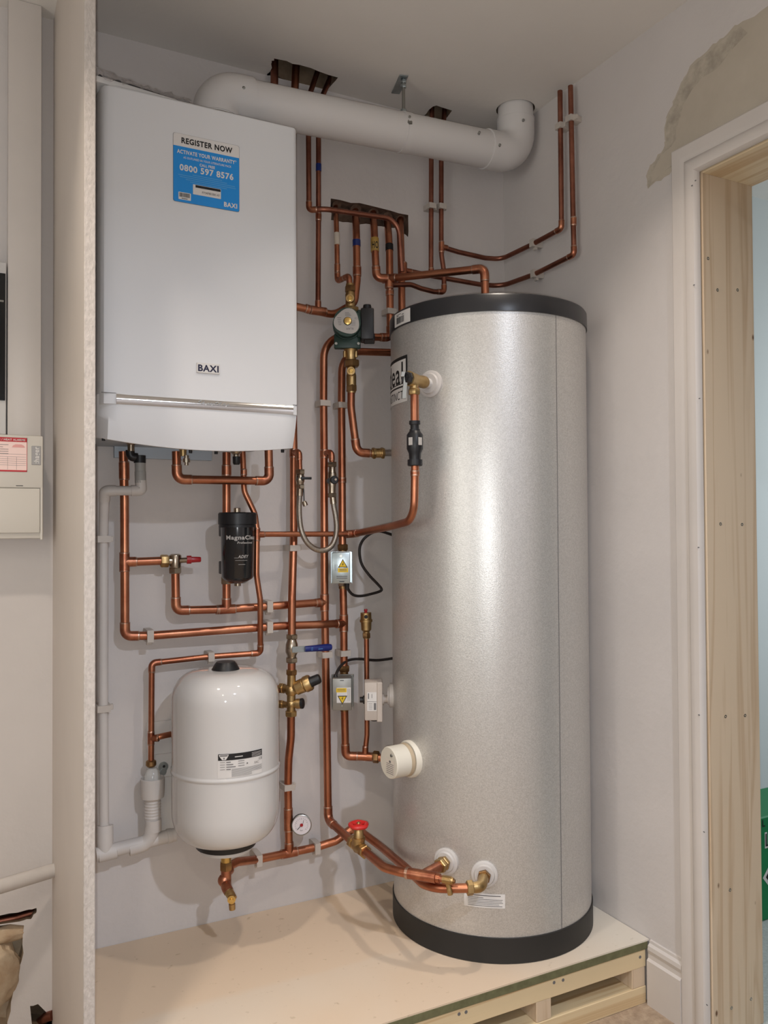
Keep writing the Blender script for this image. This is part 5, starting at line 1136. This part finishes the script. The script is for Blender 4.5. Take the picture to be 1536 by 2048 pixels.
tr_.mk('knob_screw', 'nickel', lambda bm: add_lathe(bm, P(671, 959, yL-.021), V((-.2, -1, 0)), [(0, 0.004), (0.003, 0.0035)], 10))
tr_.mk('o_ring', 'ink', lambda bm: add_lathe(bm, P(664, 945, yL), DN, [(0, 0.0105), (0.002, 0.0125), (0.004, 0.0105)], 14))
run('small copper elbow feeding the left filling valve', R15, [((589, 905, -.040),), ((598, 903.5, yL+.006), 'e', .012), ((599.5, 943, yL),)])
run('small copper elbow feeding the right filling valve', R15, [((650, 907, -.040),), ((663, 904, yL+.002), 'e', .012), ((663.8, 928, yL),)])
hp_ = [(600, 974, yL), (599.5, 985, yL), (598.5, 1005, yL-.003), (598.5, 1030, yL-.006), (602, 1058, yL-.012), (612, 1082, yL-.016), (628, 1097, yL-.018), (645, 1101, yL-.018), (660, 1095, yL-.016), (669, 1080, yL-.012), (673, 1058, yL-.008), (671.5, 1035, yL-.004), (667, 1010, yL), (665, 990, yL)]
pts = [P(*q) for q in hp_]; out = []
for i in range(len(pts)-1):
    p0, p1, p2, p3 = pts[max(i-1, 0)], pts[i], pts[i+1], pts[min(i+2, len(pts)-1)]
    for k_ in range(5):
        u = k_/5; out.append(0.5*((2*p1)+(p2-p0)*u+(2*p0-5*p1+4*p2-p3)*u*u+(3*p1-p0-3*p2+p3)*u**3))
out.append(pts[-1])
t = T('filling_hose', 'braided metal hose hanging in a loop between the filling valves', 'hose', pts[0])
t.mk('hose', 'hose', lambda bm: add_tube(bm, out, 0.0079, 14))
for i0, i1 in ((0, 1), (-1, -2)):
    t.mk('ferrule', 'nickel', lambda bm: add_tube(bm, [pts[i0], pts[i0]+(pts[i1]-pts[i0]).normalized()*0.026], 0.0096, 14))
# vessel connection
vz = zr_
zn1_, zn2_, zn3_ = P(450, 1725, TY).z, P(450, 1740, TY).z, P(449, 1765, TY).z
t = T('vessel_connector', 'brass and copper fitting under the expansion vessel', 'pipe fitting', (TX, TY, vz))
eC = P(449, 1758, TY-.0)
t.mk('nipple', 'brass_bright', lambda bm: add_lathe(bm, (TX, TY, vz+0.004), DN, [(0, 0.0135), (vz+0.004-zn1_, 0.0135)], 18))
t.mk('nut', 'brass_dark', lambda bm: add_nut(bm, (TX, TY, zn1_+0.002), (TX, TY, zn2_), 0.0172))
cpt = V((TX, TY, zn2_))
dcA = P(452, 1774, TY-.02); dcB = P(463, 1793, TY-.045)
pth, _c = fillet([(cpt+V((0, 0, 0.004)), 'b', 0), (V((TX, TY, zn3_)), 'b', 0.02), (dcA, 'b', 0.03), ((dcA+dcB)/2, 'b', 0)])
t.mk('elbow', 'copper_fit', lambda bm: (add_tube(bm, pth, 0.0135, 16), add_lathe(bm, V((TX, TY, zn2_-0.008)), (P(474, 1725, -.115)-V((TX, TY, zn2_-0.008))), [(0, 0.0135), (0.02, 0.0135)], 14), add_sphere(bm, V((TX-0.005, TY, zn3_+0.006)), 0.0172, 14, 8)))
dd_ = (dcB-dcA).normalized()
t2_ = T('drain_cock', 'brass drain cock pointing down below the expansion vessel', 'valve', dcB)
t2_.mk('body', 'brass', lambda bm: add_lathe(bm, (dcA+dcB)/2-dd_*0.006, dd_, [(0, 0.0125), (0.005, 0.0125), (0.006, 0.0105), (0.012, 0.012), (0.03, 0.011)], 16))
t2_.mk('collar', 'nickel', lambda bm: add_lathe(bm, (dcA+dcB)/2-dd_*0.003, dd_, [(0, 0.0132), (0.004, 0.0132)], 16))
t2_.mk('spindle', 'brass_bright', lambda bm: add_lathe(bm, dcB-toc(dcB)*0.006, V((toc(dcB).x, toc(dcB).y, 0)), [(0, 0.0105), (0.02, 0.0105), (0.021, 0.005), (0.025, 0.0045)], 18))
t2_.mk('spout', 'brass', lambda bm: add_lathe(bm, dcB, V((0.06, 0, -1)), [(0, 0.008), (0.018, 0.007), (0.019, 0.0085), (0.034, 0.008), (0.0345, 0.005)], 14))

# ================================================================== REMAINING COPPER PIPES
run('left of the two copper pipes dropping behind the middle of the flue', R15, [((864, 205, -.030),), ((862.5, 320, -.030),), ((862, 535, -.030),), ((864, 552, -.030), 'e'), ((884, 553, -.030),)], 'copper_old')
run('right of the two copper pipes dropping behind the middle of the flue', R15,
    [((890, 205, -.030),), ((882.5, 320, -.030),), ((882.5, 480, -.031),), ((883, 510, -.033), 'b', .08), ((888, 545, -.036), 'b', .05), ((888, 584, -.040), 'e'), ((868, 583.5, -.040), 'b', .03), ((842, 577, -.040), 'b', .05), ((822, 569, -.040), 'b', .05), ((784, 570, -.038),)], 'copper_old',
    tees=[(P(883, 494, -.032), V((0, 0, 1)), V((1, 0, 0)), R15)])
xw = XR-0.030
run('upper copper pipe turning the wall corner then rising left beside the flue end', R15,
    [((890, 496, -.032),), ((917, 504, -.032),), ((970, 516, -.032),), (V((XR-0.034, -.032, P(1006, 519, -.032).z)), 'b', .06), (PX(1062, 490, xw), 'b', .02), (PX(1123, 457, xw), 'e'), (PX(1121.5, 300, xw),), (PX(1120, 182, xw),)], 'copper_old')
run('lower copper pipe turning the wall corner then rising right, nearest the doorway', R15,
    [((812, 541, -.032),), ((870, 553, -.032),), ((960, 569, -.032),), (V((XR-0.034, -.032, P(1008, 573, -.032).z)), 'b', .06), (PX(1068, 549, xw), 'b', .02), (PX(1148, 509, xw), 'e'), (PX(1145.5, 400, xw),), (PX(1141, 172, xw),)], 'copper_old',
    tees=[(P(806, 541, -.034), V((0, 0, 1)), V((1, 0, 0)), R22, R15)], coups=[(PX(1147, 436, xw), PX(1147, 450, xw), R15)])
# pipe lagging collars left inside the wall recess
for i, (px, py) in enumerate(((672, 407), (710, 416), (745, 424), (773, 432), (800, 438))):
    c = P(px, py, 0.028); r = 0.0185 if i else 0.015
    t = T('pipe_grommet', ['brown', 'brown', 'brown', 'brown', 'brown'][i]+' worn collar where %s pipe leaves the wall recess' % ('the first', 'the second', 'the third', 'the fourth', 'the rightmost')[i], 'collar', c, 'worn collars in the wall recess')
    t.mk('ring', 'rubble', lambda bm: add_lathe(bm, c+V((0, 0.012, 0.006)), V((0, -1, -0.8)), [(0, r*0.8), (0.002, r), (0.022, r), (0.024, r*0.8)], 18))
# tapes (each wrapped round one pipe)
def tape(label, m, a, b, r, txt=None):
    a = V(a); b = V(b); t = T('marker_tape', label, 'tape', a)
    o = t.mk('tape', m, lambda bm: add_lathe(bm, a, b-a, [(0, r*1.0), (0.0005, r*1.09), ((b-a).length-0.0005, r*1.09), ((b-a).length, r*1.0)], 20))
    return t, o
tape('blue tape on the pipe beside the boiler top', 'blue_tape', P(637.2, 328, -.0307), P(637.1, 343, -.0311), R15)
tape('blue tape on the pipe above the pump valve', 'blue_tape', P(713, 480, -.040), P(713.2, 493, -.0408), R22)
tape('black tape on the pipe below the wall recess', 'ink', P(778.5, 489, -.025), P(778.9, 502, -.0292), R22)
ty, to = tape('pale yellow tape with black letters below the wall recess', 'yellow_tape', P(749.2, 477, -.0275), P(750, 504, -.0352), R22*1.04)
pc2 = P(749.7, 495, -.032)
hv = toc(pc2); aT = math.degrees(math.atan2(hv.x, -hv.y))
tA_, tB_ = P(749.2, 477, -.0275), P(750, 504, -.0352)
def ho(u, v):
    z = pc2.z-0.006+v; c = tA_+(tB_-tA_)*((z-tA_.z)/(tB_.z-tA_.z)); return cyl(aT+6+math.degrees(u/0.0132), z, R22*1.04*1.09+0.0006, (c.x, c.y))
ty.mk('lettering', 'ink', lambda bm: add_text(bm, 'HO', 0.032, ho, 'c', 0.02, width=0.021), to)
tape('white paint splash on the thin pipe below the wall recess', 'paint_blob', P(673.3, 466, -.024), P(674, 490, -.0285), R15*1.05)

# ================================================================== PIPE CLIPS
def clip(label, c, ax, nrm, stand, r, w=0.017, group='white pipe clips'):
    """snap ring clip: ax pipe direction, nrm out of the wall, stand distance axis to wall"""
    c = V(c); ax = V(ax).normalized(); nrm = V(nrm); nrm = (nrm-ax*nrm.dot(ax)).normalized(); s = ax.cross(nrm).normalized()
    t = T('pipe_clip', label, 'pipe clip', c-nrm*(stand-0.001), group)
    n = 32; inn, out = [], []
    W2, F = r+0.0055, r+0.0045
    for i in range(n):
        a = 2*math.pi*i/n; dx, dn = math.cos(a), math.sin(a)
        inn.append(c+s*(dx*(r*1.02))+nrm*(dn*(r*1.02)))
        k = 1/max(abs(dx)/W2, (dn/F if dn > 0 else -dn/(stand-0.001)), 1e-6)
        x_, n_ = dx*k, dn*k
        if dn > 0: x_ = max(-W2*0.94, min(W2*0.94, x_)); 
        if dn > 0.6 and abs(dx) < 0.75: n_ = F
        out.append(c+s*x_+nrm*n_)
    def fn(bm):
        L = [[bm.verts.new(p+ax*q) for p in src] for src in (inn, out) for q in (-w/2, w/2)]
        i0, i1, o0, o1 = L
        for i in range(n):
            j = (i+1) % n
            bm.faces.new((i0[i], i0[j], i1[j], i1[i])); bm.faces.new((o0[i], o1[i], o1[j], o0[j])); bm.faces.new((i0[i], o0[i], o0[j], i0[j])); bm.faces.new((i1[i], i1[j], o1[j], o1[i]))
    t.mk('ring', 'clip_plastic', fn, ang=30)
    t.mk('hinge_tab', 'clip_plastic', lambda bm: add_obox(bm, c+s*(W2+0.0035)+nrm*(-r*0.55), ax, s, nrm, w*0.42, 0.0045, 0.0045, 0.001, 1))
    return t
Z1, X1, NB, NR = V((0, 0, 1)), V((1, 0, 0)), V((0, -1, 0)), V((-1, 0, 0))
clip('white clip high on the pipe beside the flue end', PX(1121.3, 253, xw), Z1, NR, 0.030, R15)
clip('white clip high on the pipe nearest the doorway', PX(1142.5, 238, xw), Z1, NR, 0.030, R15)
clip('white clip on the left pipe under the flue middle', P(862.2, 413, -.030), Z1, NB, 0.030, R15)
clip('white clip on the right pipe under the flue middle', P(882.5, 414, -.030), Z1, NB, 0.030, R15)
yw = lambda p: V((0, -1, 0))
dW = V((0, -1, .02))
clip('white clip on the upper pipe along the right wall', PX(1068, 487, xw), PX(1123, 457, xw)-PX(1062, 490, xw), NR, 0.030, R15)
clip('white clip on the lower pipe along the right wall', PX(1070, 548, xw), PX(1148, 509, xw)-PX(1068, 549, xw), NR, 0.030, R15)
clip('white clip beside the top left edge of the cylinder', P(780, 624, -.0322), Z1, NB, 0.032, R22)
clip('white clip on the tall pipe beside the boiler base', P(647, 807, -.034), Z1, NB, 0.034, R22)
clip('white clip on the tall pipe second from the boiler base', P(683, 811, -.034), Z1, NB, 0.034, R22)
clip('white clip on the water main below the hose', P(587, 1096, -.046), Z1, NB, 0.046, R22)
clip('white clip on the tall pipe behind the blue lever tip', P(651, 1309, -.034), Z1, NB, 0.034, R22)
clip('white clip above the lower zone valve', P(687.8, 1306, -.035), Z1, NB, 0.035, R22)
clip('white clip on the pipe right of the expansion vessel', P(576, 1573, -.0362), Z1, NB, 0.036, R22)
clip('white clip at the left end of the lower heating pipe', P(299, 1271.5, -.050), X1, NB, 0.050, R22)
clip('white clip on the upper of two pipes near the water main', P(537, 1212.6, -.0535), X1, NB, 0.0535, R22)
clip('white clip on the lower of two pipes near the water main', P(537, 1253.7, -.0608), X1, NB, 0.061, R22)
clip('white clip on the thin pipe above the expansion vessel', P(421, 1313, -.040), V((1, 0, .02)), NB, 0.040, R15)
clip('white clip on the pipe just under the expansion vessel', P(516, 1718.6, -.050), X1, NB, 0.050, R22)
clip('white clip on the bottom pipe below the dial gauge', P(632, 1694.4, -.036), X1, NB, 0.036, R22)

# ================================================================== WHITE WASTE AND CONDENSATE PIPES
RW, yS = 0.0125, -.035
run('white plastic condensate pipe running down behind the partition edge', RW,
    [((280, 925, -.10),), ((281, 962, -.10),), ((283, 981, -.10), 'e', .007), ((209, 982, -.095), 'e', .009), ((207.5, 1035, yS-.02), 'b', .1), ((207, 1080, yS),), ((206.5, 1420, yS),), ((208, 1652, yS),)], 'waste_plastic', 'waste_pipe', 'pipe', fitm='waste_plastic')
clip('white clip on the condensate pipe under the boiler', P(207, 1078, yS), Z1, NB, 0.035, RW)
clip('white clip on the condensate pipe left of the expansion vessel', P(206.5, 1416, yS), Z1, NB, 0.035, RW)
t = T('condensate_connector', 'black rubber condensate elbow under the left of the boiler', 'pipe fitting', P(262, 905, -.10))
t.mk('elbow', 'black_plastic', lambda bm: add_tube(bm, fillet([(P(260, 900, -.10), 'b', 0), (P(261, 914, -.10), 'b', .012), (P(275, 915, -.10), 'b', 0)])[0], 0.0115, 14))
t.mk('cuff', 'black_plastic', lambda bm: add_cyl(bm, P(279.5, 911, -.10), P(279.5, 926, -.10), 0.0152))
t.mk('grey_sleeve', 'grey_pipe', lambda bm: add_lathe(bm, P(280, 926, -.10), P(281, 968, -.10)-P(280, 926, -.10), [(0, 0.0135), (0.022, 0.0135), (0.0225, 0.0142), (0.052, 0.0142)], 18))
wy = -.050; RWW = 0.0175
wA, wB = P(192, 1709, wy), P(342, 1671, wy)
wd = (wB-wA).normalized()
t = T('waste_manifold', 'white plastic waste pipe joining two drops along the bottom of the back wall', 'pipe', wA)
t.mk('tube', 'waste_plastic', lambda bm: add_tube(bm, [wA-wd*0.0, wA+wd*0.05, wB+wd*0.0, wB+wd*0.012], [RWW, RWW, RWW, RWW], 22))
tt = P(210, 1704, wy)
t.mk('tee_fitting', 'waste_plastic', lambda bm: (add_lathe(bm, P(214, 1706, wy)-wd*0.022, wd, [(0, RWW*1.12), (0.045, RWW*1.12), (0.046, RWW)], 22), add_lathe(bm, P(210, 1704, wy), P(210, 1652, -.038)-P(210, 1704, wy), [(0, RWW*1.05), (0.018, RWW*1.12), (0.028, RWW*1.18), (0.066, RWW*1.18), (0.066, RW)], 22)))
eu = [(P(258, 1697, wy), 'b', 0), (P(300, 1685, wy), 'b', .035), (P(307, 1640, -.055), 'b', 0)]
t.mk('elbow_fitting', 'waste_plastic', lambda bm: (add_tube(bm, fillet(eu)[0], RWW*1.12, 22), add_lathe(bm, P(306.5, 1662, -.053), (0, 0, 1), [(0, RWW*1.22), (0.032, RWW*1.22), (0.033, RWW)], 22)))
t.mk('end_collar', 'waste_plastic', lambda bm: add_lathe(bm, wB-wd*0.012, wd, [(0, RWW), (0.002, RWW*1.12), (0.012, RWW*1.1), (0.02, RWW*0.9), (0.021, 0.004)], 20))
td = P(305, 1545, -.048); tz = lambda py: P(305, py, -.048).z
t = T('tundish', 'white plastic waste trap funnel under the thin discharge pipe', 'tundish', td)
ctr = V((td.x, td.y, 0))
t.mk('funnel', 'clear_plastic', lambda bm: add_lathe(bm, ctr, Z1, [(tz(1536), 0.010), (tz(1540), 0.016), (tz(1550), 0.021), (tz(1558), 0.023)][::-1], 24))
t.mk('inner_tube', 'ink_grey', lambda bm: add_cyl(bm, ctr+V((0, -.004, tz(1560))), ctr+V((0, -.004, tz(1542))), 0.004, 10))
t.mk('cup', 'waste_plastic', lambda bm: add_lathe(bm, ctr, Z1, [(tz(1597), 0.022), (tz(1594), 0.0300), (tz(1580), 0.0315), (tz(1556), 0.0320), (tz(1555), 0.030), (tz(1560), 0.024)], 28))
t.mk('ribbed_body', 'waste_plastic', lambda bm: add_lathe(bm, ctr, Z1, [(tz(1640), 0.0205)]+[q for i in range(7) for q in ((tz(1636-6*i), 0.0205), (tz(1633-6*i), 0.0222))]+[(tz(1594), 0.0215)], 24))
t.mk('compression_nut', 'brass_dark', lambda bm: add_lathe(bm, P(302, 1520, -.040), DN, [(0, 0.009), (0.003, 0.0135), (0.013, 0.0140), (0.018, 0.010)], 18))

# ================================================================== LEFT OF THE PARTITION
xc1 = 0.168; cz1, cz0, cyf = 0.231+ZO, -0.028+ZO, -0.11
t = T('consumer_unit', 'white electrical consumer unit with red bordered notice and grey badge', 'fuse box', (0.0, 0, cz0))
t.mk('enclosure', 'cream_plastic', lambda bm: add_rbox(bm, (-0.32, cyf+0.006, cz0+0.004), (xc1-0.002, -0.002, cz1-0.002), 0.004, 2))
zl = 0.101+ZO
t.mk('front_cover', 'cream_plastic', lambda bm: (add_rbox(bm, (-0.322, cyf, zl), (xc1, cyf+0.02, cz1), 0.003, 2), add_rbox(bm, (xc1-0.006, cyf, cz0), (xc1, cyf+0.02, zl+0.004), 0.002, 1)))
t.mk('door_flap', 'cream_plastic', lambda bm: add_rbox(bm, (-0.318, cyf-0.001, cz0+0.018), (xc1-0.0068, cyf+0.012, zl-0.001), 0.003, 2))
q = planar((0.0, cyf, 0), (1, 0, 0), (0, 0, 1), 0.0006); q2 = planar((0.0, cyf, 0), (1, 0, 0), (0, 0, 1), 0.0012)
xn = 0.1315; zn1, zn0 = P(50, 876, cyf).z, P(50, 944, cyf).z
nt_ = t.mk('notice', 'pink_paper', lambda bm: add_quad(bm, q, -0.06, zn0, xn, zn1), label='pink notice with red header and table')
def notr(bm):
    add_quad(bm, q2, -0.06, zn1-0.0105, xn, zn1); add_quad(bm, q2, -0.06, zn0, xn, zn0+0.004); add_quad(bm, q2, xn-0.001, zn0, xn, zn1)
t.mk('notice_border', 'red_print', notr, nt_)
q3 = planar((0.0, cyf, 0), (1, 0, 0), (0, 0, 1), 0.0018)
t.mk('notice_picture', 'pink_print', lambda bm: add_poly(bm, q2, [(xn-0.034, zn1-0.024), (xn-0.005, zn1-0.024), (xn-0.007, zn1-0.0195), (xn-0.013, zn1-0.0165), (xn-0.026, zn1-0.0165), (xn-0.032, zn1-0.0195)]), nt_)
t.mk('lettering', 'paper', lambda bm: add_text(bm, 'AND SMOKE / HEAT ALARMS', 0.0066, lambda u, v: q3(xn-0.0045+u, zn1-0.0078+v), 'r', 0.02, width=0.098), nt_)
def notl(bm):
    for i in range(5): add_quad(bm, q2, -0.06, zn1-0.0185-0.0055*i, xn-0.042-(0.012 if i == 1 else 0), zn1-0.0175-0.0055*i)
    for zz in (0.041, 0.0475, 0.053, 0.058, 0.063, 0.068): 
        if zn1-zz > zn0+0.004: add_quad(bm, q2, -0.06, zn1-zz, xn-0.002, zn1-zz+0.0005)
    for xx in (0.044, 0.024): add_quad(bm, q2, xn-xx, zn0+0.005, xn-xx+0.0005, zn1-0.0475)
t.mk('notice_print', 'ink_grey', notl, nt_)
bz0, bz1 = P(73, 930, cyf).z, P(73, 892, cyf).z
bd_ = t.mk('badge', 'grey_badge', lambda bm: add_rbox(bm, (0.1415, cyf-0.0014, bz0), (0.163, cyf+0.001, bz1), 0.0008, 1), label='grey maker badge')
t.mk('lettering', 'paper', lambda bm: add_text(bm, ':hager', 0.0165, lambda u, v: V((0.1583-v*1.0, cyf-0.0018, bz0+0.004+u)), 'l', 0.02, width=(bz1-bz0)-0.006), bd_)
sl_ = P(39, 971.5, cyf); t.mk('door_slot', 'ink', lambda bm: add_quad(bm, q, sl_.x-0.008, sl_.z-0.0008, sl_.x+0.008, sl_.z+0.0008))
bm = bmesh.new(); add_rbox(bm, (0.0895, -0.052, cz1), (0.1675, -0.001, ZC-0.001), 0.002, 2)
single('cable_trunking', 'wide white cable trunking rising from the consumer unit to the ceiling', 'trunking', bm, 'trim_paint', (0.128, 0, cz1))
zb1, zb0 = P(0, 545, -.06).z, P(0, 800, -.06).z
t = T('wall_display', 'black glass panel unit at the left edge above the consumer unit', 'panel', (-0.15, 0, zb0))
t.mk('housing', 'white_plastic', lambda bm: add_rbox(bm, (-0.33, -0.052, P(0, 868, -.06).z), (0.0865, -0.002, zb1+0.03), 0.003, 2))
t.mk('glass_front', 'black_glass', lambda bm: add_rbox(bm, (-0.32, -0.058, zb0), (0.084, -0.05, zb1), 0.001, 1))
t.mk('trim_line', 'steel', lambda bm: add_rbox(bm, (-0.32, -0.0595, P(0, 603, -.06).z), (0.080, -0.056, P(0, 599.5, -.06).z), 0.0004, 1))
# waste pipe passing through the partition on the left
wl_, wr_ = P(-30, 1782, -.15), P(108.5, 1740.5, -.052)
dwl = (wr_-wl_).normalized()
bm = bmesh.new(); add_tube(bm, [wl_-dwl*0.8, wl_, wr_+dwl*0.002], 0.0172, 22)
single('waste_pipe', 'fat white waste pipe entering the left side of the partition', 'pipe', bm, 'waste_plastic', wl_)
run('copper pipe buried in the broken plaster at lower left', 0.010, [((-70, 1856, .018),), ((30, 1836, .022),), ((68, 1825, .028),)], 'copper_old')
def lumps(label, name, cat, pts, m, seed, sc):
    rnd = random.Random(seed); bm = bmesh.new()
    t_ = bmesh.new(); bmesh.ops.create_icosphere(t_, subdivisions=4, radius=1.0)
    from mathutils import noise
    for v in t_.verts:
        d = v.co.normalized(); v.co = d*(1+0.16*noise.noise(d*2.3+V((seed, 0, 0)))+0.05*noise.noise(d*7))
    bmesh.ops.transform(t_, matrix=Matrix.Translation(pts) @ Matrix.Diagonal((*sc, 1)), verts=t_.verts[:]); merge(bm, t_)
    return single(name, label, cat, bm, m, pts)
fq = P(-5, 1930, .03)
lumps('lumpy cream filler bulging from the broken wall at lower left', 'filler_lump', 'filler', P(-14, 1950, .012), 'plaster_raw', 3.0, (0.062, 0.040, 0.085))
lumps('smaller crumbling plaster lump below the buried copper pipe', 'plaster_lump', 'filler', P(10, 1868, .022), 'plaster_raw', 8.0, (0.075, 0.026, 0.022))
run('short copper stub in the broken hole at the foot of the partition', 0.012, [((78, 2046, .035),), ((92, 2034, .0),), ((106, 2030, -.012),)], 'copper_old')
